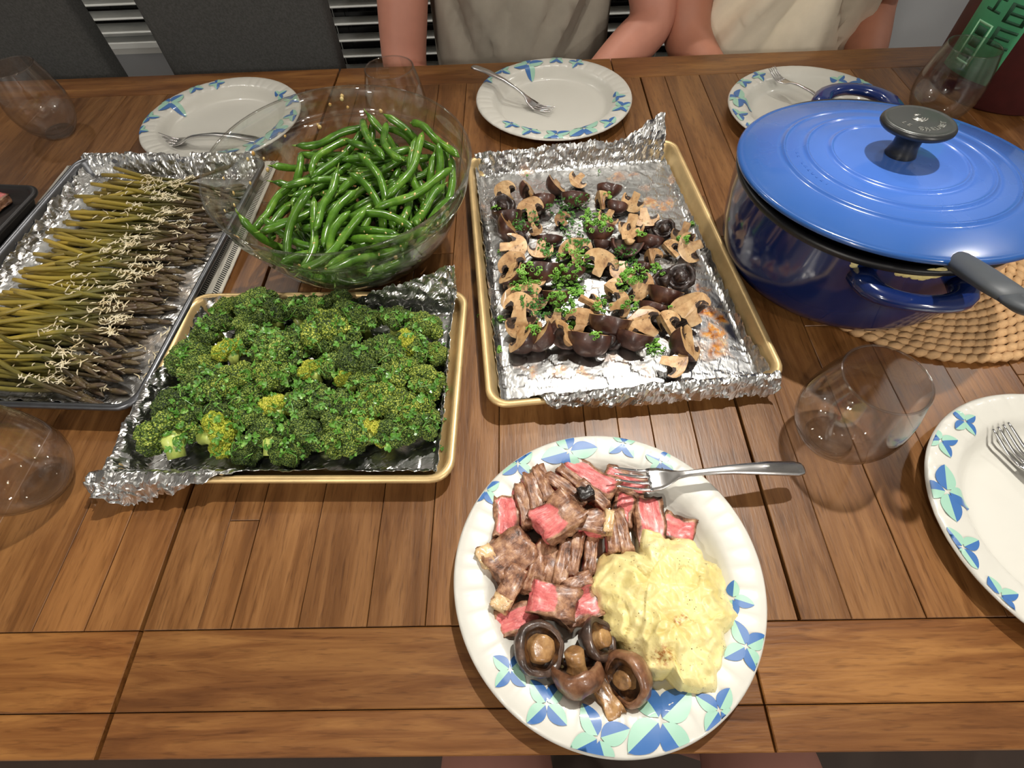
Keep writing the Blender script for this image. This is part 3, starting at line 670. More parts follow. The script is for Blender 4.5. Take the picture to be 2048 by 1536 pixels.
V,Fs=oval([A.lerp(B,t) for t in ts],[.0088,.0098,.0118,.0138,.0148,.0140],[.0068,.0075,.0085,.0082,.0066,.0050]); obj('handle',V,Fs,M['silicone'],sp)
V=[];Fs=[]                                 # flat eye with the hanging hole at the end of the handle
n=24;c=B-dirv*.019
for zt_ in (-.0056,.0056):
    for rr in (.0062,.0150):
        for k in range(n):
            a=2*PI*k/n; V.append(c+side*(rr*math.cos(a))+dirv*(rr*1.25*math.sin(a))+upv*zt_*(1 if rr<.01 else .28))
for k in range(n):
    k2=(k+1)%n; Fs+=[(k,k2,n+k2,n+k),(2*n+k,3*n+k,3*n+k2,2*n+k2),(n+k,n+k2,3*n+k2,3*n+k),(k,2*n+k,2*n+k2,k2)]
obj('hanging_eye',V,Fs,M['silicone'],sp)
E2=A+(A-B).normalized()*.075
V,Fs=oval([A,A.lerp(E2,.25),A.lerp(E2,.3),E2],[.0085,.009,.021,.024],[.0065,.006,.004,.002]); obj('blade',V,Fs,M['silicone'],sp)
# ---------------------------------------------------------------- sheet pans
def rrect(hx,hy,r,n=6):
    out=[]
    for cx,cy,a0 in ((hx-r,hy-r,0),(-hx+r,hy-r,PI/2),(-hx+r,-hy+r,PI),(hx-r,-hy+r,1.5*PI)):
        for k in range(n+1):
            a=a0+PI/2*k/n; out.append((cx+r*math.cos(a),cy+r*math.sin(a)))
    return out
def pan(name,hx,hy,loc,rz,mat_,label,R=.022):
    prof=[(.034,.0022),(.0195,.0025),(.0155,.0045),(.0125,.0095),(.0090,.0185),(.0080,.0228),(.0070,.0246),(.0048,.0262),(.0022,.0262),(.0004,.0247),(0,.0226),(.0008,.0207),(.0030,.0196),(.0060,.0198),(.0080,.0180),(.0118,.0090),(.0150,.0030),(.0195,.0006),(.034,.0003)]
    V=[];Fs=[]
    for d,z in prof:
        for x,y in rrect(hx-d,hy-d,max(R-d*.6,.004)): V.append((x,y,z))
    n=28;k=len(prof)
    for i in range(k-1):
        for j in range(n): Fs.append((i*n+j,i*n+(j+1)%n,(i+1)*n+(j+1)%n,(i+1)*n+j))
    Fs.append(tuple(range(n))); Fs.append(tuple((k-1)*n+j for j in range(n))[::-1])
    o=obj(name,V,[f[::-1] for f in Fs[:-2]]+Fs[-2:],mat_); o.location=loc; o.rotation_euler=(0,0,rz); tag(o,label,'baking tray'); return o
def foil_mat(name,stain=None,floor=None):
    m_,nt,b=newmat(name); v=coords(nt,'Object')
    b.inputs['Metallic'].default_value=1; b.inputs['Roughness'].default_value=.25
    base=lin(212,212,210); c=None
    n1=noisetex(nt,v,80,3,.6,.4); vo=nt.nodes.new('ShaderNodeTexVoronoi'); vo.feature='DISTANCE_TO_EDGE'; vo.inputs['Scale'].default_value=70; nt.links.new(v,vo.inputs['Vector'])
    h=math_(nt,'ADD',math_(nt,'MULTIPLY',n1,.8),math_(nt,'MULTIPLY',vo.outputs['Distance'],.9))
    bump(nt,b,h,.16,.0016)
    if stain:
        at=nt.nodes.new('ShaderNodeAttribute'); at.attribute_name='stain'
        f=math_(nt,'MULTIPLY',at.outputs['Fac'],ramp(nt,noisetex(nt,v,60,6,.75,1.5),[(.34,(0,0,0,1)),(.50,(1,1,1,1))]))
        col=ramp(nt,noisetex(nt,v,110,4),[(.36,stain[0]),(.56,stain[1]),(.70,stain[2])])
        nt.links.new(mixc(nt,f,base,col),b.inputs['Base Color'])
        nt.links.new(math_(nt,'MULTIPLY_ADD',f,-.85,1.0),b.inputs['Metallic'])
    else: b.inputs['Base Color'].default_value=base
    return m_
def foil(name,a,b_,eL,eR,eF,eB,paths,loc,rz,mat_,label,z0=.0032,nu=170,nv=170,stains=(),amp_in=.00035,amp_out=.0030,seed=0,trim=None):
    def path(side,arc):
        q=paths[side]; s=0
        for (o0,z0_),(o1,z1_) in zip(q[:-1],q[1:]):
            L=math.hypot(o1-o0,z1_-z0_)
            if arc<=s+L or (o1,z1_)==q[-1]:
                t=(arc-s)/L; return o0+(o1-o0)*t,z0_+(z1_-z0_)*t
            s+=L
    V=[];W=[]
    for j in range(nv+1):
        v=j/nv
        for i in range(nu+1):
            u=i/nu
            vv=min(1,max(0,(-b_-eF(u)+v*(2*b_+eF(u)+eB(u))+b_)/(2*b_))); uu=min(1,max(0,(-a-eL(v)+u*(2*a+eL(v)+eR(v))+a)/(2*a)))
            jag=lambda s,k:1+.10*noise.noise(Vector((s*31+seed*7,k,0)))+.06*noise.noise(Vector((s*90,k,3)))
            x=-a-eL(vv)*jag(vv,1)+u*(2*a+eL(vv)*jag(vv,1)+eR(vv)*jag(vv,2)); y=-b_-eF(uu)*jag(uu,3)+v*(2*b_+eF(uu)*jag(uu,3)+eB(uu)*jag(uu,4))
            X,Y=x,y; z=0; o=0
            ox=abs(x)-a; oy=abs(y)-b_
            if ox>0:
                off,zz=path('L' if x<0 else 'R',ox); X=math.copysign(a+off,x); z=max(z,zz); o=max(o,ox)
            if oy>0:
                off,zz=path('F' if y<0 else 'B',oy); Y=math.copysign(b_+off,y); z=max(z,zz) if ox>0 else zz; o=max(o,oy)
            k=sstep(-.004,.014,o if o>0 else max(ox,oy)); amp=amp_in+(amp_out-amp_in)*k
            p=Vector((x*48+seed,y*62,0)); q_=noise.voronoi(p)[1][0]; n_=noise.cell_vector(q_*7.3).dot(p-q_)*1.5
            p2=Vector((x*125,y*140,seed)); q_=noise.voronoi(p2)[1][0]; n2=noise.cell_vector(q_*5.1).dot(p2-q_)*.9
            n3=noise.noise(Vector((x*28,y*28,seed)))
            dz=amp*(n_*1.0+n2*.35+n3*.6)
            V.append((X+amp*.6*noise.noise(Vector((x*120,y*120,9)))*k,Y+amp*.6*noise.noise(Vector((x*120,y*120,19)))*k,z+z0+dz+amp_in))
            s=0; xw,yw=x+.013*noise.noise(Vector((x*70,y*70,5))),y+.013*noise.noise(Vector((x*70,y*70,25)))
            for sx,sy,sr,ss in stains: s=max(s,ss*(1-sstep(sr*.35,sr,math.hypot(xw-sx,yw-sy))))
            W.append(s)
    Fs=[]
    for j in range(nv):
        for i in range(nu):
            p=j*(nu+1)+i; Fs.append((p,p+1,p+nu+2,p+nu+1))
    me=mesh(name,V,Fs,mat_,False); at=me.attributes.new('stain','FLOAT','POINT'); at.data.foreach_set('value',W)
    o=link(name,me); o.location=loc; o.rotation_euler=(0,0,rz); tag(o,label,'foil')
    o.modifiers.new('thick','SOLIDIFY').thickness=.0003
    return o
def pw(pts):                                # piecewise linear function
    def f(t):
        for (a,x),(b,y) in zip(pts[:-1],pts[1:]):
            if t<=b: return x+(y-x)*(t-a)/(b-a) if b>a else y
        return pts[-1][1]
    return f
WALL=[(0,0),(.0035,.002),(.0125,.021)]
OVER=WALL+[(.0155,.0265),(.0195,.0275),(.0225,.0265),(.026,.019),(.030,.0095)]
STAND=[(0,0),(.004,.002),(.014,.024),(.022,.040),(.030,.062)]
# mushroom tray
MP=Vector((.0990,.4965,TZ)); MR=R_(5.0)
pan('sheet_pan',0.1545,.2165,MP,MR,M['gold'],'gold sheet pan lined with foil holding the cut mushrooms')
def loc2(px,c,rz,z=.004):
    q=P(px[0],px[1],z)-c; q.rotate(Matrix.Rotation(-rz,3,'Z')); return q
st=[]
for u,v,r,s in ((1425,660,.016,1),(1435,700,.014,1),(1402,580,.016,.9),(1410,620,.018,1),(1440,640,.012,1),(1330,410,.018,.9),(1300,405,.014,.8),(1235,355,.016,.7),(1265,350,.012,.7),(1290,375,.012,.5),(1360,470,.012,.6),(1390,430,.012,.5),
   (1060,740,.014,.9),(1120,740,.012,.6),(1165,745,.010,.7),(1230,730,.016,.5),(1290,745,.012,.4),(960,420,.012,.5),(1050,345,.014,.5),(1380,520,.02,.5),(1440,680,.01,.8),(970,590,.014,.4),(1400,700,.02,.4),(1350,360,.01,.6)):
    q=loc2((u,v),MP,MR); st.append((q.x,q.y,r,s))
M['foil_m']=foil_mat('mushroom_foil',((.20,.045,.006,1),(.62,.25,.035,1),(.72,.58,.30,1)))
foil('foil_sheet',.133,.195,pw([(0,.012),(1,.018)]),pw([(0,.020),(.12,.012),(1,.008)]),pw([(0,.016),(.10,.020),(.16,.048),(.5,.056),(1,.058)]),pw([(0,.034),(.8,.036),(.88,.050),(1,.066)]),
   {'L':WALL,'R':WALL,'F':OVER,'B':STAND[:3]+[(.020,.034),(.034,.052),(.05,.07)]},MP,MR,M['foil_m'],'crumpled foil liner under the cut mushrooms with brown juice stains',stains=st,seed=1,amp_in=.00035)
# broccoli tray
BP=Vector((-.2285,.3135,TZ)); BR=R_(-1.3)
pan('sheet_pan',.1655,.1205,BP,BR,M['gold'],'gold quarter sheet pan lined with foil holding the broccoli')
M['foil_b']=foil_mat('broccoli_foil',((.16,.07,.02,1),(.5,.3,.1,1),(.7,.6,.4,1)))
st=[(-.115,-.045,.02,.6),(-.1,-.02,.015,.5),(.12,.03,.025,.4),(.11,-.06,.02,.5)]
foil('foil_sheet',.1435,.098,pw([(0,.066),(.3,.055),(.5,.036),(.62,.020),(1,.020)]),pw([(0,.022),(.2,.026),(.6,.024),(.85,.018),(1,.030)]),pw([(0,.070),(.12,.058),(.3,.038),(.4,.026),(.62,.020),(.8,.026),(1,.024)]),pw([(0,.026),(.3,.021),(.55,.021),(.72,.034),(.85,.046),(1,.062)]),
   {'L':OVER,'R':[(0,0),(-.001,.004),(.006,.022),(.010,.03)],'F':[(0,0),(.002,.002),(.009,.020),(.016,.0285),(.026,.026),(.034,.012)],'B':STAND},BP,BR,M['foil_b'],'crumpled foil liner under the broccoli with a loose corner over the rim',stains=st,seed=2)
# asparagus tray
AP=Vector((-.5265,.499,TZ+.004)); AR=R_(-3.6)
pan('sheet_pan',.1465,.2175,AP,AR,M['greypan'],'grey sheet pan lined with foil holding the asparagus')
M['foil_a']=foil_mat('asparagus_foil',((.05,.03,.015,1),(.25,.17,.09,1),(.5,.42,.3,1)))
st=[(.09,-.12,.05,.7),(.1,-.03,.04,.7),(.1,.05,.04,.6),(.06,-.17,.04,.6),(-.08,.0,.03,.4)]
foil('foil_sheet',.126,.197,pw([(0,.016),(1,.020)]),pw([(0,.004),(1,.006)]),pw([(0,.012),(.6,.018),(.72,.024),(.9,.024),(.93,.006),(1,.004)]),pw([(0,.050),(.3,.058),(.52,.056),(.55,.03),(.62,.03),(.66,.058),(1,.05)]),
   {'L':WALL+[(.016,.027)],'R':WALL,'F':WALL,'B':OVER},AP,AR,M['foil_a'],'crumpled foil liner under the asparagus',stains=st,seed=3)
# dark tray of meat at the left edge and the striped towel under the asparagus tray
DP=Vector((-.80,.575,TZ)); 
pan('roasting_pan',.105,.098,DP,R_(-6),M['darkpan'],'small dark pan of pink sliced meat at the far left edge')
M['towel']=None
m_,nt,b=newmat('striped_towel'); v=coords(nt,'Object'); sp_=nt.nodes.new('ShaderNodeSeparateXYZ'); nt.links.new(v,sp_.inputs[0])
ax=math_(nt,'ABSOLUTE',sp_.outputs[0])
band=math_(nt,'GREATER_THAN',math_(nt,'FRACT',math_(nt,'MULTIPLY',math_(nt,'SUBTRACT',ax,.1315),1/.0165)),.52)
dash=math_(nt,'GREATER_THAN',math_(nt,'FRACT',math_(nt,'MULTIPLY',math_(nt,'ADD',sp_.outputs[1],math_(nt,'MULTIPLY',sp_.outputs[0],.6)),1/.0034)),.45)
zone=math_(nt,'GREATER_THAN',ax,.1315)
nt.links.new(mixc(nt,math_(nt,'MULTIPLY',math_(nt,'MULTIPLY',band,dash),zone),lin(214,208,196),lin(40,40,42)),b.inputs['Base Color']); b.inputs['Roughness'].default_value=.9; bump(nt,b,noisetex(nt,v,900,2),.3,.0006)
V=[];Fs=[];nx,ny=24,60
for k in (0,1):
    for j in range(ny+1):
        for i in range(nx+1):
            x=-.168+.336*i/nx; y=-.195+.43*j/ny; V.append((x,y,(.0036 if k else .0006)+(.0005*noise.noise(Vector((x*40,y*40,1))) if k else 0)))
o_=(nx+1)*(ny+1)
for j in range(ny):
    for i in range(nx):
        p=j*(nx+1)+i; Fs+=[(o_+p,o_+p+1,o_+p+nx+2,o_+p+nx+1),(p,p+nx+1,p+nx+2,p+1)]
for i in range(nx): Fs+=[(i,i+1,o_+i+1,o_+i)]; q=ny*(nx+1)+i; Fs+=[(q+1,q,o_+q,o_+q+1)]
for j in range(ny): p=j*(nx+1); q=(j+1)*(nx+1); Fs+=[(q,p,o_+p,o_+q)]; p+=nx;q+=nx; Fs+=[(p,q,o_+q,o_+p)]
tw=obj('towel',V,Fs,m_); tw.location=(-.541,.505,TZ); tw.rotation_euler=(0,0,R_(-1)); tag(tw,'pale cloth with dark dashed stripes lying under the asparagus tray','towel')
BEANS="0,113,73,218,420,-125,-536,721;1,-672,88,196,711,262,204,620;2,-115,-214,134,49,218,957,185;3,-435,297,177,772,206,103,592;4,306,-302,180,817,503,-220,-178;5,218,357,149,170,-44,-85,981;6,-349,247,334,8,-517,-848,113;7,-7,-412,313,877,-442,59,-182;0,-377,16,260,77,48,-951,295;1,-185,362,230,465,112,-127,869;2,126,244,224,116,434,780,437;3,-135,-413,161,240,64,264,932;4,263,324,322,4,840,-478,-258;5,174,519,277,976,156,92,-122;6,-349,-362,436,202,-66,-371,904;7,685,-382,296,140,441,825,-325;0,213,691,248,899,-388,178,-95;1,-549,-554,286,165,-171,-657,-715;2,-766,262,271,686,-358,-377,509;3,-164,737,268,174,947,-177,-203;4,-3,442,450,42,664,740,101;5,852,176,340,191,808,-557,12;6,-82,-532,275,193,9,111,975;7,807,-13,286,55,-630,-717,292;0,497,662,334,938,-7,-84,-337;1,363,46,332,786,386,135,465;2,-547,686,462,930,-358,-23,86;3,-873,-422,484,413,-131,-812,-392;4,-408,-180,291,86,60,-992,-72;5,760,-119,471,127,652,-743,-85;6,217,-63,426,735,177,-228,-614;7,126,-847,337,540,-809,-39,229;0,425,-96,323,419,799,380,206;1,236,712,403,308,140,475,812;2,517,-227,320,737,-432,-13,521;3,-426,-471,449,166,-440,-793,-386;4,-34,777,614,180,-174,872,-421;5,-613,478,486,10,-146,-278,-949;6,362,168,484,558,-90,-152,811;7,491,806,419,979,-34,17,-202;0,71,568,619,83,-1,988,127;1,-580,-630,493,399,352,520,668;2,171,1030,519,988,-141,-3,-59;3,448,660,518,968,-116,55,-218;4,296,-690,424,780,619,-91,-30;5,-656,199,468,371,253,-146,-882;6,-869,36,559,518,640,502,263;7,-183,-829,309,36,989,33,-139;0,-1,-90,348,846,-6,-139,-515;1,368,-280,589,579,-9,117,-807;2,474,-586,253,455,-854,20,-252;3,906,-395,565,829,259,159,470;4,833,379,575,671,542,-184,-470;5,639,-105,400,708,186,172,660;6,582,485,668,226,704,-663,-119;7,114,335,610,987,133,-36,78;0,683,-592,726,54,-133,969,-202;1,-359,330,520,571,-750,-332,-36;2,572,221,516,241,382,865,219;3,-289,868,574,640,750,36,162;4,437,-593,586,411,683,504,332;5,886,400,706,102,-779,616,50;6,268,-183,665,215,-459,818,-272;7,-627,429,635,45,515,-856,18;0,-376,133,467,236,-935,-262,45;1,-279,-227,465,987,61,-102,-108;2,-554,443,732,71,900,415,-108;3,1098,181,803,543,453,-218,-672;4,577,-551,579,630,471,344,512;5,914,531,579,79,873,-475,68;6,-465,-96,552,89,156,-970,166;7,194,19,742,83,974,69,200;0,-54,237,704,83,52,-93,-991;1,-286,-93,635,125,79,-58,987;2,-261,106,577,953,298,13,43;3,-933,152,429,611,-81,23,-787;4,-220,1055,647,346,935,77,-7;5,-677,845,627,315,-40,-385,-867;6,-872,380,661,552,60,192,-809;7,804,-358,716,49,14,163,-985;0,319,995,835,361,-408,-839,-21;2,813,156,595,400,-418,-743,337;3,15,-624,545,867,257,-42,-424;4,-229,722,859,673,532,300,418;5,-154,-778,509,131,-215,-178,951;6,-571,-511,624,142,150,68,976;7,-324,-752,630,985,-66,-13,159;0,771,378,834,293,36,-65,-953;1,213,324,869,289,72,-88,-951;2,-431,826,742,174,982,-40,-57;3,-61,1127,739,21,1000,-8,-18;5,764,-781,653,62,383,-922,9;6,-101,-296,724,176,60,-43,-982;7,600,1005,789,780,499,-10,-378;0,57,902,809,284,-765,-577,31;1,-403,372,740,350,253,-638,-638;2,1020,-578,889,213,-413,882,85;3,257,113,625,135,-396,890,183;4,-518,-265,787,58,353,-932,-62;5,874,-456,847,546,-60,143,-823;6,-556,-542,807,684,463,-142,546;1,-377,1075,877,48,-171,984,-27;2,575,-174,825,144,648,-735,-136;3,876,38,761,428,670,287,535;4,1183,-65,907,677,270,139,670;6,-29,373,766,906,-394,19,152;7,1,20,778,923,-197,-115,310;0,-395,752,856,836,196,116,499;1,718,-157,829,359,-556,592,-460;2,-979,-19,684,161,-517,830,-132;4,554,-811,924,900,395,-183,-20;6,288,-153,868,853,95,63,-509;7,-69,-763,758,111,-622,733,252;0,138,-807,726,61,-440,835,-324;1,287,-978,765,317,903,290,14;5,194,-579,777,95,-157,-157,970;6,768,264,959,200,-737,642,-65;4,463,587,820,38,82,-455,-886;2,219,685,803,744,-653,-16,141;5,-354,-632,790,99,690,-685,-214;6,430,677,1049,98,-803,571,-142;1,318,634,916,976,-83,19,202;2,253,835,876,163,-981,1,105;3,830,-143,1002,97,-261,953,-121;6,439,-513,917,909,358,-156,-145;1,1008,101,888,462,605,182,622;2,-101,-383,845,812,172,-39,556;4,978,712,1101,263,-365,-665,596;5,-33,-829,859,119,389,-775,-484;6,726,928,960,857,-396,222,-244;7,977,-426,1004,724,-327,-171,583;1,-228,-183,907,364,673,528,369;2,314,156,969,858,63,73,-505;3,726,238,1059,161,-542,822,-69;4,187,793,1033,88,-555,-798,218"
# ---------------------------------------------------------------- green beans in the bowl
def veg_mat(name,stops,scale,rough=.3,bmp=.2,bs=300,coat=.25,rnd=4,attr=None,tint=None,spec=.5):
    m_,nt,b=newmat(name); v=coords(nt,'Object',rnd=rnd); c=ramp(nt,noisetex(nt,v,scale,4,.6),stops)
    if tint:
        oi=nt.nodes.new('ShaderNodeObjectInfo'); c=mixc(nt,1.0,c,ramp(nt,oi.outputs['Random'],tint),'MULTIPLY')
    nt.links.new(c,b.inputs['Base Color']); b.inputs['Roughness'].default_value=rough; b.inputs['Coat Weight'].default_value=coat; b.inputs['Coat Roughness'].default_value=.12; b.inputs['Specular IOR Level'].default_value=spec
    bump(nt,b,noisetex(nt,v,bs,3),bmp,.0008); return m_
M['bean']=veg_mat('green_bean',[(.3,lin(52,88,22)),(.55,lin(80,122,36)),(.75,lin(116,150,60))],60,.24,.12,260,.4,tint=[(0,(.72,.8,.6,1)),(.5,(1,1,1,1)),(1,(1.15,1.1,.9,1))])
M['beantip']=veg_mat('bean_tip',[(.4,lin(120,150,60)),(.7,lin(96,120,44))],90,.4)
M['garlic']=veg_mat('minced_garlic',[(.4,lin(222,200,140)),(.65,lin(186,140,72))],120,.45)
def bean_pts(k):
    rnd=random.Random(100+k)
    L=rnd.uniform(.078,.108); sag=rnd.choice([.003,.006,.009,.013])*rnd.choice([1,1,-1]); wob=rnd.uniform(-.004,.004)
    n=13; Ps=[];Rs=[]
    for i in range(n):
        t=i/(n-1); x=(t-.5)*L; y=sag*(4*t*(1-t)-.6)+wob*math.sin(2*math.pi*t)
        Ps.append(Vector((x,y,.0015*math.sin(3*math.pi*t+k))))
        Rs.append(max(.0046*min(1,(t/.10)**.55 if t>0 else .0,(((1-t)/.07)**.5) if t<1 else 0),.0007))
    return Ps,Rs
beans=[]
for k in range(8):
    Ps,Rs=bean_pts(k)
    Rs=[r*(1+.07*math.sin(i*2.1+k)) for i,r in enumerate(Rs)]
    V,Fs=tube(Ps,Rs,12); me=mesh('green_bean',V,Fs,M['bean'])
    d=(Ps[-1]-Ps[-2]).normalized(); V,Fs=tube([Ps[-1]-d*.0008,Ps[-1]+d*.003,Ps[-1]+d*.0055+Vector((0,.0012,0))],[.0014,.0009,.0003],6); tip=mesh('stem_tip',V,Fs,M['beantip'])
    beans.append((me,tip))
bt=Matrix.Translation(bowl.location)@BQ.to_matrix().to_4x4()
bverts=[];bfaces=[]
for s in BEANS.split(';'):
    q=list(map(int,s.split(','))); mt=bt@Matrix.Translation(Vector(q[1:4])/1e4)@Quaternion([x/1e3 for x in q[4:8]]).normalized().to_matrix().to_4x4()
    o=link('green_bean',beans[q[0]][0]); o.matrix_world=mt; link('stem_tip',beans[q[0]][1],o)
    tag(o,'glossy green bean lying in the heap inside the glass bowl','bean','green beans in the glass bowl')
    of=len(bverts); bverts+=[mt@v.co for v in beans[q[0]][0].vertices]; bfaces+=[tuple(i+of for i in p.vertices) for p in beans[q[0]][0].polygons]
bvh=BVHTree.FromPolygons(bverts,bfaces)
b=MB(); rg=random.Random(4); V0,F0=ico(1,1)
for k in range(150):
    a=rg.random()*2*PI; r=.11*math.sqrt(rg.random()); c=bt@Vector((.015+r*math.cos(a),.01+r*math.sin(a),.3))
    h=bvh.ray_cast(c,Vector((0,0,-1)))
    if h[0] is None: continue
    s=rg.uniform(.0010,.0028); mt=Matrix.Translation(h[0]+h[1]*s*.3)@Quaternion((rg.random(),rg.random(),rg.random(),rg.random())).normalized().to_matrix().to_4x4()@Matrix.Diagonal((s,s*.7,s*.5,1)); b.add(V0,F0,0,mt)
for k in range(34):                        # crumbs stuck on the inner wall of the bowl
    a=rg.choice([rg.uniform(1.2,4.3),rg.uniform(0,6.28)]); z=rg.uniform(.075,.126); r=.1255+ (z-.0775)*.36
    s=rg.uniform(.0012,.0030); b.add(V0,F0,0,bt@Matrix.Translation((r*math.cos(a),r*math.sin(a),z))@Matrix.Rotation(a,4,'Z')@Matrix.Diagonal((s*.4,s,s*1.2,1)))
tag(b.obj('minced_garlic',M['garlic']),'bits of minced garlic over the green beans and on the bowl wall','garlic',kind='stuff')
# ---------------------------------------------------------------- asparagus
M['asp']=None
m_,nt,b=newmat('roasted_asparagus'); v=coords(nt,'Object',rnd=3); sp_=nt.nodes.new('ShaderNodeSeparateXYZ'); tc=nt.nodes.new('ShaderNodeTexCoord'); nt.links.new(tc.outputs['Object'],sp_.inputs[0])
g_=math_(nt,'MULTIPLY_ADD',sp_.outputs[0],1/.19,.5); n_=noisetex(nt,v,45,4)
f=math_(nt,'ADD',g_,math_(nt,'MULTIPLY_ADD',n_,.5,-.25))
c=ramp(nt,f,[(.0,lin(158,136,64)),(.35,lin(136,122,50)),(.6,lin(102,98,48)),(.8,lin(84,72,44)),(1,lin(72,54,38))])
oi=nt.nodes.new('ShaderNodeObjectInfo'); c=mixc(nt,1.0,c,ramp(nt,oi.outputs['Random'],[(0,(.42,.42,.36,1)),(.5,(.9,.9,.9,1)),(1,(1.25,1.2,.95,1))]),'MULTIPLY')
nt.links.new(c,b.inputs['Base Color']); b.inputs['Roughness'].default_value=.42; bump(nt,b,noisetex(nt,v,260,3),.4,.001)
M['asp']=m_; M['asptip']=veg_mat('asparagus_tip',[(.4,lin(88,74,46)),(.65,lin(66,50,38))],80,.5,.4,300,.1)
spears=[]
for k in range(8):
    rg=random.Random(50+k); L=rg.uniform(.165,.195); n=16; Ps=[];bw=rg.uniform(-.012,.012); wv=rg.uniform(-.004,.004)
    for i in range(n):
        t=i/(n-1); Ps.append((L*(t-.5),bw*4*t*(1-t)+wv*math.sin(2*PI*t),.001*math.sin(5*t+k)))
    Rs=[.0030*(1-.25*i/(n-1)) for i in range(n)]; Rs[0]*=.9
    V,Fs=tube(Ps,Rs,8); sm=mesh('asparagus_spear',V,Fs,M['asp'])
    e=Vector(Ps[-1]); d=(e-Vector(Ps[-2])).normalized(); b=MB(); b.add(*tube([e-d*.002,e+d*.004,e+d*.011,e+d*.018,e+d*.022],[.0022,.0030,.0033,.0022,.0006],8))
    for q in range(9):
        t=q/9; ang=q*2.4; sd=Vector((0,math.cos(ang),math.sin(ang))); V,Fs=ico(1,1); b.add(V,Fs,0,Matrix.Translation(e+d*(.001+.017*t)+sd*.0026*(1-t*.5))@Matrix.Diagonal((.0034,.0014,.0014,1)))
    spears.append((sm,b.mesh('spear_tip',M['asptip'])))
rg=random.Random(21); am=Matrix.Translation(AP)@Matrix.Rotation(AR,4,'Z'); ns=132; av=[];af=[]
for k in range(ns):
    layer=0 if k<62 else (1 if k<108 else 2); m_k=(62,46,24)[layer]; idx=k-(0,62,108)[layer]
    y=-.182+.362*(idx+rg.uniform(-.35,.35))/m_k
    x=.004-.010*math.sin((y+.19)*9)+rg.uniform(-.016,.012)-.012*(y<-.1); z=.0078+.0056*layer+rg.uniform(0,.0012)
    sw=R_(rg.gauss(-4,7)+ (0 if layer<2 else rg.gauss(0,14)))
    sm,tp=spears[rg.randrange(8)]
    mt=am@Matrix.Translation((x,y,z))@Matrix.Rotation(sw,4,'Z')@Matrix.Rotation(R_(rg.uniform(-1,1.6)),4,'Y')@Matrix.Rotation(rg.uniform(-.5,.5),4,'X')
    o=link('asparagus_spear',sm); o.matrix_world=mt; link('spear_tip',tp,o); tag(o,'roasted asparagus spear laid crosswise in the grey foil lined tray','asparagus','asparagus spears in the grey tray')
    of=len(av); av+=[mt@q.co for q in sm.vertices]; af+=[tuple(i+of for i in p.vertices) for p in sm.polygons]
abvh=BVHTree.FromPolygons(av,af)
M['cheese']=veg_mat('grated_cheese',[(.4,lin(226,216,186)),(.7,lin(196,176,130))],80,.5)
b=MB()
for k in range(2600):
    t=rg.random(); y=-.185+.36*t; x=rg.gauss(.020,.036)+(.03 if y<-.05 else .012)
    if noise.noise(Vector((x*26,y*22,4)))<-.02 and rg.random()<.85: continue
    h=abvh.ray_cast(am@Vector((x,y,.2)),Vector((0,0,-1)))
    z=h[0].z if h[0] else TZ+.0085
    if not h[0] and rg.random()<.6: continue
    c=am@Vector((x,y,0)); c.z=z+.0007; a=rg.random()*6.28; L=rg.uniform(.002,.0065); cu=rg.uniform(-.002,.002)
    pts=[c+Vector((math.cos(a)*L*s-math.sin(a)*cu*(1-s*s),math.sin(a)*L*s+math.cos(a)*cu*(1-s*s),rg.uniform(-.0003,.0012))) for s in (-1,0,1)]
    b.add(*tube(pts,[.0005,.0008,.0005],5))
tag(b.obj('grated_cheese',M['cheese']),'grated cheese shreds melted over the asparagus','cheese',kind='stuff')
# ---------------------------------------------------------------- meat in the dark pan
def meat_mat():
    m_,nt,b=newmat('steak'); v=coords(nt,'Object',rnd=6)
    at=nt.nodes.new('ShaderNodeAttribute'); at.attribute_name='core'
    n1=noisetex(nt,v,120,5,.65); n2=noisetex(nt,v,45,4,.6)
    f=math_(nt,'ADD',at.outputs['Fac'],math_(nt,'MULTIPLY_ADD',n2,.7,-.35))
    fib=nt.nodes.new('ShaderNodeMapping'); fib.inputs['Scale'].default_value=(60,420,300); nt.links.new(v,fib.inputs[0]); n3=noisetex(nt,fib.outputs[0],1,3)
    pink=ramp(nt,math_(nt,'ADD',math_(nt,'MULTIPLY',n1,.6),math_(nt,'MULTIPLY',n3,.4)),[(.3,lin(158,66,66)),(.5,lin(205,104,102)),(.68,lin(222,150,140))])
    crust=ramp(nt,n1,[(.30,lin(62,38,26)),(.44,lin(120,80,58)),(.58,lin(164,122,92)),(.72,lin(198,162,126))])
    c=mixc(nt,ramp(nt,f,[(.38,(0,0,0,1)),(.62,(1,1,1,1))]),crust,pink)
    nt.links.new(c,b.inputs['Base Color']); b.inputs['Roughness'].default_value=.42; b.inputs['Coat Weight'].default_value=.22; b.inputs['Coat Roughness'].default_value=.25
    b.inputs['Subsurface Weight'].default_value=.06; b.inputs['Subsurface Radius'].default_value=(.003,.001,.0008)
    bump(nt,b,math_(nt,'ADD',math_(nt,'MULTIPLY',n3,.7),n1),.7,.0014); return m_
M['steak']=meat_mat(); M['fat']=veg_mat('beef_fat',[(.4,lin(214,186,140)),(.7,lin(176,134,92))],70,.35,.3,250)
M['char']=veg_mat('charred_crust',[(.4,lin(26,20,18)),(.7,lin(60,42,34))],70,.4,.8,250)
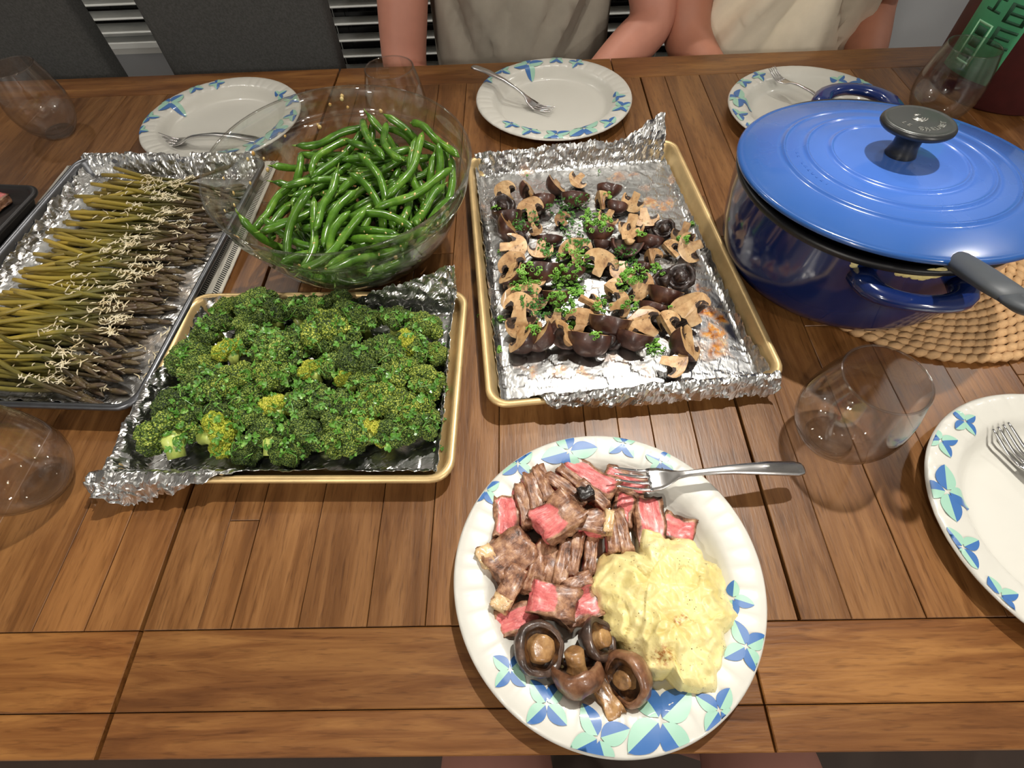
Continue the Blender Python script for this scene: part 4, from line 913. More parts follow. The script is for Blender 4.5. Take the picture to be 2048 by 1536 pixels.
def chunk(L,W,T,pink,seed,taper=0,bend=0,mat_=None):
    bm=bmesh.new(); bmesh.ops.create_cube(bm,size=1); bmesh.ops.subdivide_edges(bm,edges=bm.edges[:],cuts=7,use_grid_fill=True)
    co=[]
    for v in bm.verts:
        x,y,z=v.co; x*=2;y*=2;z*=2
        r=max(abs(x),abs(y),abs(z)); l=math.sqrt(x*x+y*y+z*z); k=1-.17*(l/r-1) if r>0 else 1     # slightly rounded corners; x,y,z=x*k,y*k,z*k
        n1=noise.noise_vector(Vector((x*1.4+seed*3.1,y*1.4,z*1.4+seed))); n2=noise.noise_vector(Vector((x*4+seed,y*4,z*4+seed*2)))
        tp=1-taper*(x*.5+.5)
        p=Vector((x*L/2,y*W/2*tp,z*T/2)); p+=n1*min(L,W,T*1.6)*.17+n2*.0016
        p.y+=bend*(x*x-.4); v.co=p
        e=(1-sstep(.50,.92,abs(y))*.9)*(1-sstep(.8,1.0,abs(x))*.8) if pink==1 else (1-sstep(.30,.80,abs(z)))*(1-.75*sstep(.75,1.0,abs(x)))
        if pink==2: e=(1-sstep(-.2,.35,x))*(1-.8*sstep(.7,1,abs(y)))      # pink at one end only
        if pink<0: e=0
        co.append(e*.92+ (0.04 if pink>=0 else -.3))
    me=bpy.data.meshes.new('steak_piece'); bm.to_mesh(me); bm.free(); me.materials.append(mat_ or M['steak'])
    at=me.attributes.new('core','FLOAT','POINT'); at.data.foreach_set('value',co); me.polygons.foreach_set('use_smooth',[True]*len(me.polygons)); return me
def pxdir(u,v,z,ang):                      # world heading of an image-plane angle at this spot
    a=P(u,v,z); b_=P(u+8*math.cos(R_(ang)),v-8*math.sin(R_(ang)),z); d=b_-a; return math.atan2(d.y,d.x)
def pxlen(u,v,z,ang,L):
    c,s=math.cos(R_(ang))*L/2,math.sin(R_(ang))*L/2; return (P(u+c,v-s,z)-P(u-c,v+s,z)).length
PZ=.0030
def steak(u,v,L,W,ang,T,z,pink,label,tilt=0,roll=0,taper=0,bend=0,seed=None,mat_=None,fat=None):
    zz=PZ+z+T/2; l=pxlen(u,v,zz,ang,L); wd=pxlen(u,v,zz,ang+90,W)
    o=link('steak_slice',chunk(l,wd,T,pink,seed if seed is not None else u*.37,taper,bend,mat_))
    c=P(u,v,zz); o.location=c; o.rotation_euler=Matrix.Rotation(pxdir(u,v,zz,ang),3,'Z').to_4x4().to_euler()
    o.rotation_euler=(Matrix.Rotation(pxdir(u,v,zz,ang),3,'Z')@Matrix.Rotation(R_(tilt),3,'Y')@Matrix.Rotation(R_(roll),3,'X')).to_euler()
    tag(o,label,'steak','steak pieces on the filled plate')
    if fat:
        fx,fy,fl,fw=fat; f=link('fat_edge',chunk(fl*l,fw*wd,T*.9,-1,u*.11,0,0,M['fat']),o); f.location=(fx*l,fy*wd,T*.12)
    return o
steak(1179,956,118,44,-32,.014,.002,1,'long pink steak slice with rosy top reaching up toward the plate rim')
steak(1248,966,84,42,-24,.013,.001,1,'pink steak slice lying under the fork tines')
steak(1246,1022,62,42,80,.012,.0,1,'pink steak slice in the fork shadow just right of the heap')
steak(1297,1048,100,52,-82,.014,.001,1,'broad pink steak slice with brown right edge above the potato')
steak(1354,1060,66,52,-20,.013,.0,1,'rosy steak slice farthest right, half under the mashed potato')
steak(1013,1036,80,50,93,.018,.001,1,'pink steak end piece at the far left of the plate',taper=.1)
steak(1046,1016,84,30,102,.022,.002,0,'brown steak slice standing leftmost of the fan of three',roll=14)
steak(1065,1000,92,27,104,.024,.002,0,'brown steak slice in the middle of the fan of three',roll=12)
steak(1083,974,74,26,112,.024,.002,0,'brown steak slice at the right of the fan of three',roll=10)
steak(1116,1034,88,74,38,.018,.020,2,'thick browned steak chunk lying on top of the heap',tilt=-6,roll=-8)
steak(1130,982,96,24,-38,.016,.010,0,'narrow seared steak strip slanting along the upper heap')
steak(1152,968,92,20,-40,.016,.008,0,'second narrow seared strip slanting beside the long pink slice')
steak(1185,992,74,22,-42,.014,.012,-1,'dark seared strip ending at the charred bit')
steak(1171,990,30,22,15,.012,.022,-1,'black charred steak scrap on top of the heap',mat_=M['char'])
steak(1180,1046,60,42,-8,.018,.012,0,'browned steak chunk with pale fat edge at the right of the heap',fat=(.58,.05,.3,1.0))
steak(1222,1066,84,24,97,.015,.001,0,'thin grey-brown strip left of the two under the fat edged chunk')
steak(1243,1066,90,25,104,.015,.001,-1,'thin brown strip right of the two beside the potato')
steak(1180,1108,82,24,83,.016,.001,0,'single upright brown strip with pink side left of the potato')
steak(1150,1112,90,24,80,.019,.003,-1,'brown strip in the middle row, right of its pair')
steak(1127,1128,96,30,78,.019,.003,-1,'broad brown strip in the middle row, left of its pair')
steak(1100,1134,78,38,76,.017,.002,-1,'dark brown strip behind the pink edged wedge')
steak(1153,1168,62,28,26,.013,.012,0,'short seared stub lying across the pink slices')
steak(1073,1136,104,40,73,.018,.004,0,'dark wedge of steak with a thin pink right edge',roll=16,taper=.25)
steak(1020,1112,96,80,35,.020,.002,-1,'knobbly seared steak chunk with fat at the far left',fat=(-.42,.25,.35,.5))
steak(1022,1174,84,38,62,.017,.004,-1,'seared strip with a fat tip pointing down left',fat=(-.48,0,.3,.9),taper=-.1)
steak(1107,1204,92,66,-14,.024,.004,2,'thick steak cube, pink at its left end and seared at its right')
steak(1038,1238,92,54,18,.013,.0,1,'bright pink slice by the whole mushroom at the lower left')
steak(1157,1214,74,66,28,.014,.0,1,'bright pink slice under the short seared stub')
# slices in the dark pan
rg=random.Random(8)
for k in range(7):
    o=link('meat_slice',chunk(.062,.034,.011,1,40+k)); o.location=(-.765-.02*(k%3)-.0*k,.638-.023*k,TZ+.010+.004*(k%2)); o.rotation_euler=(0,rg.uniform(-.1,.1),rg.uniform(.6,1.3))
    tag(o,('frontmost','second','third','fourth','fifth','sixth','rearmost')[6-k]+' pink meat slice counted from the front of the small dark pan','meat','meat slices in the dark pan')
# ---------------------------------------------------------------- mashed potato
m_,nt,b=newmat('mashed_potato'); v=coords(nt,'Object'); n1=noisetex(nt,v,34,5,.6)
c=ramp(nt,n1,[(.3,lin(206,188,116)),(.55,lin(226,212,150)),(.75,lin(236,226,176))])
vo=nt.nodes.new('ShaderNodeTexVoronoi'); vo.inputs['Scale'].default_value=330; nt.links.new(v,vo.inputs['Vector'])
pep=math_(nt,'MULTIPLY',math_(nt,'LESS_THAN',vo.outputs['Distance'],.16),ramp(nt,noisetex(nt,v,40,3),[(.50,(0,0,0,1)),(.6,(1,1,1,1))]))
c=mixc(nt,pep,c,lin(98,70,32)); at=nt.nodes.new('ShaderNodeAttribute'); at.attribute_name='browned'
c=mixc(nt,math_(nt,'MULTIPLY',at.outputs['Fac'],ramp(nt,noisetex(nt,v,330,3,.7),[(.42,(0,0,0,1)),(.6,(1,1,1,1))])),c,lin(160,96,30))
nt.links.new(c,b.inputs['Base Color']); b.inputs['Roughness'].default_value=.42; b.inputs['Coat Weight'].default_value=.15; b.inputs['Coat Roughness'].default_value=.3
b.inputs['Subsurface Weight'].default_value=.10; b.inputs['Subsurface Radius'].default_value=(.004,.003,.001)
bump(nt,b,math_(nt,'ADD',noisetex(nt,v,210,4,.6),n1),.35,.0016); M['mash']=m_
def blobfield(name,outline,ctr,H,nr,na,seed,rough,mat_,label,cat,brown=()):
    V=[];W=[]; c0=P(ctr[0],ctr[1],PZ)
    pts=[P(u,v_,PZ+.004)-c0 for u,v_ in outline]; poly=[(math.atan2(p.y,p.x),math.hypot(p.x,p.y)) for p in pts]; poly.sort()
    def rad(a):
        q=poly+[(poly[0][0]+2*PI,poly[0][1])]
        if a<poly[0][0]: a+=2*PI
        for (a0,r0),(a1,r1) in zip(q[:-1],q[1:]):
            if a0<=a<=a1: t=(a-a0)/max(1e-6,a1-a0); return r0+(r1-r0)*(t*t*(3-2*t)*.4+t*.6)
        return q[-1][1]
    bc=[(P(u,v_,PZ+.03)-c0,r) for u,v_,r in brown]
    for i in range(nr+1):
        t=i/nr
        for j in range(na):
            a=-PI+2*PI*j/na; R=rad(a)*(1+.05*noise.noise(Vector((math.cos(a)*6,math.sin(a)*6,seed)))+.03*noise.noise(Vector((math.cos(a)*15,math.sin(a)*15,seed))))
            x,y=math.cos(a)*R*t,math.sin(a)*R*t
            h=H*(1-t**3.2)**.62
            p=Vector((x*42,y*42,seed)); rg1=1-abs(noise.noise(p))*2; r2=1-abs(noise.noise(p*2.1+Vector((5,3,1))))*2; n3=noise.noise(p*4.3); tn=noise.noise(Vector((x*22,y*22,seed+4)))
            wx,wy=x+.012*noise.noise(Vector((x*30,y*30,seed+8))),y+.012*noise.noise(Vector((x*30,y*30,seed+18)))
            fd=noise.voronoi(Vector((wx*30,wy*46,seed)))[0]; st_=math.floor(tn*3.2+.5)/3.2*.55+tn*.45
            h+=rough*(.25*rg1+.22*r2+.14*n3+1.1*st_+.85*min(.4,fd[1]-fd[0]))*sstep(1.0,.88,t)
            V.append((x,y,max(h,.0002))); W.append(max([s_*0+1-sstep(r_*.3,r_,math.hypot(x-q.x,y-q.y)) for q,r_ in bc for s_ in (0,)] or [0]))
    V=V[na-1:]; W=W[na-1:]; k0=0; Fs=[]
    idx=lambda i,j: 0 if i==0 else 1+(i-1)*na+(j%na)
    for j in range(na): Fs.append((0,idx(1,j),idx(1,j+1)))
    for i in range(1,nr):
        for j in range(na): Fs.append((idx(i,j),idx(i+1,j),idx(i+1,j+1),idx(i,j+1)))
    Fs.append(tuple(idx(nr,j) for j in range(na))[::-1])
    me=mesh(name,V,Fs,mat_); at=me.attributes.new('browned','FLOAT','POINT'); at.data.foreach_set('value',W)
    o=link(name,me); o.location=c0; tag(o,label,cat); return o
o8=[(660,710),(690,640),(735,560),(800,552),(890,565),(893,500),(905,440),(960,455),(1010,490),(1080,485),(1160,525),(1200,590),(1270,640),(1305,690),(1330,780),(1365,860),(1340,915),(1290,940),(1285,1080),(1265,1140),(1255,1235),(1170,1225),(1080,1215),(1030,1140),(890,1115),(840,1060),(800,990),(735,910),(705,840),(700,780)]
blobfield('mashed_potato',[(880+u*.44,860+v_*.44) for u,v_ in o8],(1325,1222),.032,90,230,2.5,.0108,M['mash'],'creamy yellow heap of mashed potato on the filled plate','potato',
   ((1325,1312,.010),(1352,1245,.005),(1365,1235,.004)))
# smears on the pot
V0,F0=ico(2,1)
def smear(pts,name='potato_smear'):
    b=MB()
    for u,v_,s in pts:
        d=ray(u,v_); p=CAM.copy(); q=None     # meet the pot wall
        for k in range(3000):
            p=p+d*.0004; l=p-PC; rr=math.hypot(l.x,l.y)
            if 0<l.z<.125 and rr<.1365+(l.z-.03)*.10: q=p; break
        if q is None: continue
        l=(q-PC); a=math.atan2(l.y,l.x)
        b.add(V0,F0,0,Matrix.Translation(l)@Matrix.Rotation(a,4,'Z')@Matrix.Diagonal((.0014,s*1.35,s*1.2,1)))
    if b.V: b.obj(name,M['mash'],pot)
smear([(1712,520,.003),(1708,530,.0035),(1712,540,.0025),(1704,550,.003),(1699,558,.003),(1710,526,.003)])
smear([(1800,545,.004),(1815,548,.004),(1835,550,.005),(1858,548,.006),(1875,546,.006),(1848,552,.005)])
# ---------------------------------------------------------------- whole roasted mushrooms on the plate
def roast_mat(name,a,b_,c_):
    return veg_mat(name,[(.3,a),(.5,b_),(.72,c_)],70,.34,.5,180,.3,rnd=5)
M['cap_r']=roast_mat('roasted_cap',lin(34,26,22),lin(70,54,46),lin(112,90,76)); M['stem_r']=roast_mat('roasted_stem',lin(70,48,32),lin(142,104,64),lin(190,150,100)); M['gill_r']=roast_mat('roasted_gill',lin(22,15,12),lin(56,36,24),lin(120,80,44))
M['cap_rb']=roast_mat('roasted_cap_brown',lin(70,44,30),lin(118,80,56),lin(156,116,86))
def whole(u,v,z,R,stem_dir,label,cap,sr=.46,sl=.75,face=None,seed=0):
    r=empty('roasted_mushroom',P(u,v,PZ+z)); tag(r,label,'mushroom','roasted mushrooms on the filled plate')
    d=Vector(stem_dir).normalized(); r.rotation_mode='QUATERNION'; r.rotation_quaternion=Vector((0,0,-1)).rotation_difference(d)
    def wob(V): 
        out=[]
        for p in V:
            p=Vector(p)/R; n_=noise.noise_vector(p*1.3+Vector((seed*7,0,0)))*.13+noise.noise_vector(p*3.5+Vector((0,seed*5,0)))*.04; out.append((p+n_)*R)
        return out
    V,Fs=lathe([(q*R,z_*R) for q,z_ in ((.0,.62),(.3,.58),(.6,.45),(.82,.22),(.97,-.08),(1.0,-.30),(.95,-.46),(.84,-.52),(.74,-.46))],40); obj('cap',wob(V),[f[::-1] for f in Fs],cap,r)
    V,Fs=lathe([(q*R,z_*R) for q,z_ in ((.80,-.50),(.70,-.36),(.56,-.26),(.40,-.22))],40); obj('gills',wob(V),[f[::-1] for f in Fs],M['gill_r'],r)
    V,Fs=lathe([(q*R,z_*R) for q,z_ in ((sr*1.12,-.20),(sr,-.4),(sr*.98,-sl*.8),(sr*.94,-sl),(sr*.7,-sl*1.04),(0,-sl*1.03))],28); obj('stem',wob(V),[f[::-1] for f in Fs],M['stem_r'],r)
whole(1074,1299,.017,.0205,(.38,-.10,1),'whole roasted mushroom with its broad stem end facing up, leftmost on the plate',M['cap_r'],.50,.62,seed=1)
whole(1157,1358,.017,.0205,(-.15,.85,.45),'round roasted mushroom with cap toward the near rim, middle of the row',M['cap_rb'],.36,1.0,seed=2)
whole(1190,1281,.014,.0165,(.6,.1,.7),'dark glossy roasted mushroom behind the others, touching the potato',M['cap_r'],.42,.7,seed=3)
whole(1262,1352,.017,.0200,(-.75,-.35,.55),'roasted mushroom lying on its side under the potato edge, rightmost',M['cap_rb'],.40,.55,seed=4)
o=link('roasted_mushroom',chunk(.032,.014,.012,-1,77,.2,0,M['stem_r'])); o.location=P(1210,1392,PZ+.009); o.rotation_euler=(0,.1,R_(118)); tag(o,'narrow browned mushroom slice in front of the roasted mushrooms','mushroom','roasted mushrooms on the filled plate')
b=MB()
for u,v_,s in ((1100,1398,.003),(1107,1408,.0035),(1104,1392,.002),(1120,1320,.003),(1122,1335,.0025),(1118,1310,.0022)): b.add(V0,F0,0,Matrix.Translation(P(u,v_,PZ+.012 if v_<1350 else PZ+.006))@Matrix.Diagonal((s,s*.8,s*.6,1)))
tag(b.obj('potato_crumbs',M['mash']),'small crumbs of mashed potato beside the roasted mushrooms','potato',kind='stuff')
# ---------------------------------------------------------------- cut mushrooms on the big tray
M['cap']=veg_mat('mushroom_skin',[(.3,lin(50,30,26)),(.5,lin(74,46,38)),(.72,lin(98,64,52))],1.4,.36,.25,6.16,.25,tint=[(0,(.7,.68,.68,1)),(1,(1.1,1.05,1,1))])
M['flesh']=veg_mat('mushroom_flesh',[(.30,lin(128,90,56)),(.44,lin(186,148,102)),(.58,lin(206,172,126)),(.74,lin(222,196,154))],1.54,.45,.3,6.72,.1,tint=[(0,(.52,.44,.36,1)),(.3,(.86,.80,.74,1)),(1,(1.05,1.03,1,1))])
M['fleshrim']=veg_mat('mushroom_flesh_rim',[(.4,lin(120,84,56)),(.7,lin(168,128,90))],1.68,.5,.3,6.72,0)
M['gill']=veg_mat('mushroom_gill',[(.35,lin(30,20,14)),(.7,lin(74,50,34))],3.92,.6,.5,8.4,0)
M['shrivel']=veg_mat('shrivelled_mushroom',[(.3,lin(26,18,16)),(.55,lin(50,36,32)),(.75,lin(78,58,50))],2.52,.4,.8,5.6,.2)
OUT=[(0,-.98),(.22,-.98),(.29,-.93),(.30,-.70),(.29,-.42),(.33,-.24),(.42,-.10),(.62,-.08),(.78,-.20),(.86,-.34),(.94,-.36),(1.0,-.26),(1.03,-.06),(.99,.16),(.88,.38),(.70,.56),(.46,.68),(.22,.73),(0,.745)]
def mush(seed,ang):
    rg=random.Random(seed); sx=rg.uniform(.92,1.1); sz=rg.uniform(.85,1.1); st=rg.uniform(.75,1.1); sw=rg.uniform(.9,1.3)
    prof=[(r*(sw if z<-.3 and r<.4 else 1),z*(st if z<-.3 and r<.5 else 1)) for r,z in OUT]
    def wob(p):
        p=Vector(p); return p+noise.noise_vector(p*1.2+Vector((seed*3.3,0,0)))*.10+noise.noise_vector(p*3.4+Vector((0,seed,0)))*.025
    n=14; V=[];Fs=[];mi=[]; m_=len(prof)
    for r,z in prof:
        for j in range(n+1):
            a=ang*j/n; V.append(wob((r*math.cos(a)*sx,r*math.sin(a),z*sz)))
    for i in range(m_-1):
        for j in range(n): Fs.append((i*(n+1)+j,i*(n+1)+j+1,(i+1)*(n+1)+j+1,(i+1)*(n+1)+j)); mi.append(2 if 4<=i<9 else (1 if i<5 else 0))
    skin=mesh('mushroom_piece',V,Fs,[M['cap'],M['flesh'],M['gill']],True,mi)
    fv=[];ff=[];gv=MB()
    def face(a_list):                     # flat cut surface: left outline + right outline
        o=len(fv); ring=[(r,z,a_list[0]) for r,z in prof]+([(r,z,a_list[1]) for r,z in reversed(prof[:-1])] if len(a_list)>1 else [])
        if len(a_list)==1: pass
        for r,z,a in ring: fv.append(wob((r*math.cos(a)*sx,r*math.sin(a),z*sz)))
        # strips between the outline and the axis keep the face fan-free
        k=len(ring); ff.append(tuple(range(o,o+k)))
        nrm=None
        for a in a_list:
            s=1
            q=[(.36,-.12),(.42,.08),(.62,.12),(.80,.02),(.91,-.2),(.86,-.34),(.77,-.2),(.62,-.07),(.43,-.09)]; q=[(r*rg.uniform(.95,1.05),z+rg.uniform(-.03,.03)) for r,z in q]
            off=a_list_off[a]
            vv=[wob((r*math.cos(a)*sx+off[0],r*math.sin(a)+off[1],z*sz)) for r,z in q]; gv.add(vv,[tuple(range(len(vv)))])
            for _ in range(3):            # bruise flecks of the flesh
                r0,z0=rg.uniform(.05,.7),rg.uniform(.05,.5); e=.05
                gv.add([wob(((r0+dx*e*rg.uniform(.5,1.6))*math.cos(a)*sx+off[0],(r0+dx*e)*math.sin(a)+off[1],(z0+dz*e*.4)*sz)) for dx,dz in ((-1,0),(0,-1),(1,0),(0,1))],[(0,1,2,3)])
    if ang>2:
        a_list_off={0.0:(0,-.015),ang:(0,-.015)}; face([0.0,ang])
    else:
        a_list_off={0.0:(0,-.015)}; face([0.0]); a_list_off={ang:(-.015*math.sin(ang),.015*math.cos(ang))}; face([ang])
    bm=bmesh.new(); bv=[bm.verts.new(p) for p in fv]
    for f in ff: bm.faces.new([bv[i] for i in f])
    big=bm.faces[:]; bmesh.ops.inset_individual(bm,faces=big,thickness=.055)
    for f in bm.faces: f.material_index=0 if f in big else 1
    bmesh.ops.triangulate(bm,faces=bm.faces[:],ngon_method='EAR_CLIP'); bmesh.ops.recalc_face_normals(bm,faces=bm.faces[:])
    fm=bpy.data.meshes.new('cut_face'); bm.to_mesh(fm); bm.free(); fm.materials.append(M['flesh']); fm.materials.append(M['fleshrim'])
    return skin,fm,gv.mesh('gill_gap',M['gill'],False)
HALF=[mush(s,PI) for s in range(1,9)]; QUAR=[mush(s,PI*.52) for s in range(11,17)]
def whole_shriv(seed):
    rgx=random.Random(seed); V,Fs=lathe([(.0,.5),(.4,.46),(.8,.25),(1,-.1),(.95,-.4),(.8,-.45),(.6,-.28),(.42,-.2),(.40,-.5),(.36,-.7),(0,-.72)],22)
    V=[Vector(p)+noise.noise_vector(Vector(p)*1.6+Vector((seed,0,0)))*.26+noise.noise_vector(Vector(p)*4+Vector((0,seed,0)))*.08 for p in V]; return mesh('mushroom_piece',V,[f[::-1] for f in Fs],M['shrivel'])
SHR=[whole_shriv(s) for s in (1,2,3)]
mv=[];mf=[]
def place_mush(u,v,kind,a,size,label,i):
    rg=random.Random(i*7+1); s=size*.0161; z=.012
    c=P(u,v,z+.006)
    vd=(CAM-c).normalized(); h=Vector((vd.x,vd.y,0)).normalized()   # heading toward the viewer
    if kind=='W':
        parts=(SHR[i%3],); n_=Vector((rg.uniform(-.4,.4),-.5,.9)).normalized(); sd=n_
    else:
        parts=(HALF[i%8] if kind in 'FSULR' else QUAR[i%6])
        el={'F':46,'Q':40,'S':40,'U':78,'L':38,'R':38}[kind]; az=0
        if kind=='F': hd=h
        elif kind=='S': hd=-h
        elif kind in 'LR':
            rt=h.cross(Vector((0,0,1))); hd=((rt if kind=='L' else -rt)*.92-h*.25).normalized()
        elif kind=='U': hd=h
        else: hd=h
        el=R_(el+rg.uniform(-7,7)); n_=(hd*math.cos(el)+Vector((0,0,1))*math.sin(el)).normalized()
        if kind in 'FQU':
            rd=(P(u+6*math.cos(R_(a)),v-6*math.sin(R_(a)),.01)-P(u,v,.01)).normalized()      # image angle of the stem
        else: rd=(P(u+6*math.cos(R_(a)),v-6*math.sin(R_(a)),.01)-P(u,v,.01)).normalized()
        sd=(rd-n_*rd.dot(n_)).normalized()
    if kind=='W': Mx=Vector((0,0,-1)).rotation_difference(sd).to_matrix()
    else:
        # local: stem along -Z, cut face normal along -Y (half); for quarters the ridge of the two faces points -Y-ish
        Zl=-sd; Yl=-n_; Xl=Yl.cross(Zl); Mx=Matrix((Xl,Yl,Zl)).transposed()
        if kind=='Q': Mx=Mx@Matrix.Rotation(R_((90-47) + (rg.choice((-1,1))*18)),3,'Z')
    mt=Mx.to_4x4()@Matrix.Scale(s,4)
    zmin=min((mt@q.co).z for q in parts[0].vertices); mt.translation=Vector((c.x,c.y,TZ+.0045-zmin-.0008))
    ctr=sum(((mt@q.co) for q in parts[0].vertices),Vector())/len(parts[0].vertices)      # bring the lump's middle under its photo spot
    tgt=P(u,v,ctr.z-TZ); lq=tgt-MP; lq.rotate(Matrix.Rotation(-MR,3,'Z')); lq.x=max(lq.x,-.128+s*1.02); lq.rotate(Matrix.Rotation(MR,3,'Z')); tgt=MP+lq; mt.translation=mt.translation+Vector((tgt.x-ctr.x,tgt.y-ctr.y,0))
    o=link('mushroom_piece',parts[0]); o.matrix_world=mt; tag(o,label,'mushroom','cut mushrooms on the gold tray')
    for nme,me in zip(('cut_face','gill_gap'),parts[1:]): link(nme,me,o)
    of=len(mv)
    for me in parts[:2]:
        of=len(mv); mv.extend(mt@q.co for q in me.vertices); mf.extend(tuple(i_+of for i_ in p.vertices) for p in me.polygons)
ML="""285,225,F,-60,1;440,225,R,-70,1;625,180,R,60,1;790,140,F,40,.9;1005,210,S,80,1.05;960,280,Q,-80,1;1060,330,S,100,.9;1175,290,F,60,1;545,290,S,80,1.1;770,265,S,90,1.1;
95,340,W,90,1.05;285,400,S,80,1.3;460,350,F,-70,1.1;150,500,R,60,1.25;380,470,S,70,1;680,420,F,-50,.7;490,480,F,120,.6;590,560,S,110,1;930,495,S,90,1.3;1000,400,F,60,.9;
1160,460,F,80,1;1250,415,U,100,1.05;1160,520,F,20,1;1390,480,W,50,.9;1525,520,F,70,1;1290,570,S,60,1;1440,620,Q,-50,.9;1580,610,F,20,1.2;1310,680,Q,-80,.95;1130,600,S,-90,1.2;
960,590,S,80,.8;280,630,U,180,1.3;380,560,W,90,.8;770,640,F,-80,1.2;530,630,U,90,1.05;270,735,F,-60,1.15;530,770,S,90,1.45;740,775,S,90,1.0;950,720,F,-110,1.35;1100,780,U,90,1;
1240,750,S,60,.8;210,810,L,60,1.15;480,840,U,90,1;1380,850,W,90,.95;1505,815,W,60,1.1;270,890,Q,-90,.9;190,985,F,-60,1.25;370,1040,F,-110,1.25;210,1150,F,95,1.25;470,945,F,60,1.1;
640,950,S,60,1.1;870,1000,Q,150,1.05;1040,900,Q,-40,1;1210,880,F,140,1.05;1080,1005,F,-160,1;1395,940,S,70,1.35;1310,1035,S,70,1.1;1565,1060,F,-60,1.4;640,1095,F,80,.85;815,1125,F,-110,1.2;
1005,1140,S,92,1.45;1250,1150,F,-45,1.25;1420,1140,Q,-60,1.1;330,1260,L,110,1.3;535,1230,L,120,1.3;690,1235,R,-100,1.2;870,1270,S,75,1.55;1025,1255,W,90,.75;1180,1245,S,60,1.25;1530,1275,R,100,1.35;1450,1425,U,170,1.15"""
entries=[]
for i,s in enumerate(ML.replace('\n','').split(';')):
    q=s.split(','); entries.append((930+float(q[0])*.2865,320+float(q[1])*.2865,q[2],float(q[3]),float(q[4]),i))
ORD=['first','second','third','fourth','fifth','sixth','seventh','eighth','ninth','tenth','eleventh','twelfth','thirteenth','fourteenth','fifteenth']
def rows(ents,nrow):                       # row and place within the row, counted from the near side and from the left
    es=sorted(ents,key=lambda e:-e[1]); per=math.ceil(len(es)/nrow); out={}
    for r in range(nrow):
        for k,e in enumerate(sorted(es[r*per:(r+1)*per],key=lambda e:e[0])): out[e[-1]]=(r,k)
    return out
KN={'F':'brown mushroom piece showing its pale cut face','S':'mushroom half turned brown skin outward','U':'mushroom half lying cut side up','Q':'mushroom quarter showing two pale cut faces','L':'mushroom half with cut face turned left','R':'mushroom half with cut face turned right','W':'dark shrivelled whole mushroom'}
rw=rows(entries,7)
RN=['row nearest the front foil','second row from the front','third row from the front','fourth row from the front','third row from the back','second row from the back','row nearest the back foil']
for e in entries:
    r,k=rw[e[-1]]; place_mush(e[0],e[1],e[2],e[3],e[4],KN[e[2]]+', '+ORD[k]+' from left, '+RN[r],e[-1])
mb=BVHTree.FromPolygons(mv,mf)
# scallion rings and dill scattered on top
M['scallion']=veg_mat('scallion',[(.3,lin(84,140,38)),(.55,lin(128,182,72)),(.75,lin(176,212,124))],70,.35,.1,200,.2)
M['dill']=veg_mat('chopped_dill',[(.35,lin(52,104,38)),(.65,lin(96,150,66))],120,.5,.1,300,0)
b=MB(); b2=MB(); rg=random.Random(17)
def hit(bv,u,v,zf):
    d=ray(u,v); h=bv.ray_cast(CAM,d); t=(TZ+zf-CAM.z)/d.z
    if h[0] is not None and h[3]<t: return h[0],h[1] if h[1].dot(d)<0 else -h[1]
    return CAM+d*t,Vector((0,0,1))
CL="640,320,80,f;790,290,75,f;430,420,90,f;720,370,70,f;900,420,90,r;760,500,115,f;980,450,60,r;600,640,70,f;750,690,110,r;850,720,50,r;1130,680,85,f;460,800,90,r;720,880,115,r;700,1020,80,r;480,980,95,f;520,1060,75,f;960,1010,62,r;1150,1010,62,r;1200,800,70,r;1110,860,62,r;1340,770,55,r;1330,1310,62,r;735,1150,42,r;480,1200,50,r;220,1330,28,r;85,590,24,r;1430,1020,20,r;925,1225,32,r;230,640,20,r;120,1090,20,r;240,1125,32,r;1490,540,30,r;1230,520,34,r;1590,450,14,r;930,80,10,f;220,320,30,r;440,115,16,f;1150,820,60,r;650,780,60,r;560,590,60,f;1000,250,30,r;820,590,60,f;1100,640,50,f;380,460,50,f;640,960,60,r;1540,560,26,r;350,880,50,r"
for s in CL.split(';'):
    q=s.split(','); cx,cy,r=map(float,q[:3]); n=max(2,int((r/10)**1.75*.85))
    for k in range(n):
        a=rg.random()*6.283; rr=r*math.sqrt(rg.random()); u=930+(cx+rr*math.cos(a))*.2865; v_=320+(cy+rr*math.sin(a)*.9)*.2865
        p,nm=hit(mb,u,v_,.0055); nm=(nm+Vector((rg.gauss(0,.5),rg.gauss(0,.5),.5))).normalized(); Q=Vector((0,0,1)).rotation_difference(nm).to_matrix().to_4x4()
        if q[3]=='r':
            R0=rg.uniform(.0016,.0031); hgt=rg.uniform(.0012,.0034); nseg=9; arc=2*PI if rg.random()<.7 else 4
            V,Fs=lathe([(R0,0),(R0,hgt),(R0-.0007,hgt),(R0-.0007,0)],nseg,True,0,arc); b.add(V,Fs,0,Matrix.Translation(p+nm*.0003)@Q@Matrix.Diagonal((1,rg.uniform(.6,1),1,1)))
            if rg.random()<.15:
                V,Fs=tube([(-.004,0,.001),(0,.001,.002),(.004,0,.001)],.0012,6); b.add(V,Fs,0,Matrix.Translation(p)@Q)
        else:
            for w_ in range(2):
                a2=rg.random()*6.283; L=rg.uniform(.0015,.004); V,Fs=tube([(0,0,.0006),(math.cos(a2)*L*.5,math.sin(a2)*L*.5,.0016),(math.cos(a2)*L,math.sin(a2)*L,.0008)],[.0004,.0006,.0003],4); b2.add(V,Fs,0,Matrix.Translation(p)@Q)
                if rg.random()<.5:
                    V,Fs=box(-.0013,.0013,-.0008,.0008,0,.0004); b2.add(V,Fs,0,Matrix.Translation(p+Vector((rg.gauss(0,.001),rg.gauss(0,.001),.0006)))@Q@Matrix.Rotation(a2,4,'Z'))
tag(b.obj('scallion_rings',M['scallion']),'chopped scallion rings scattered over the cut mushrooms','scallion',kind='stuff')
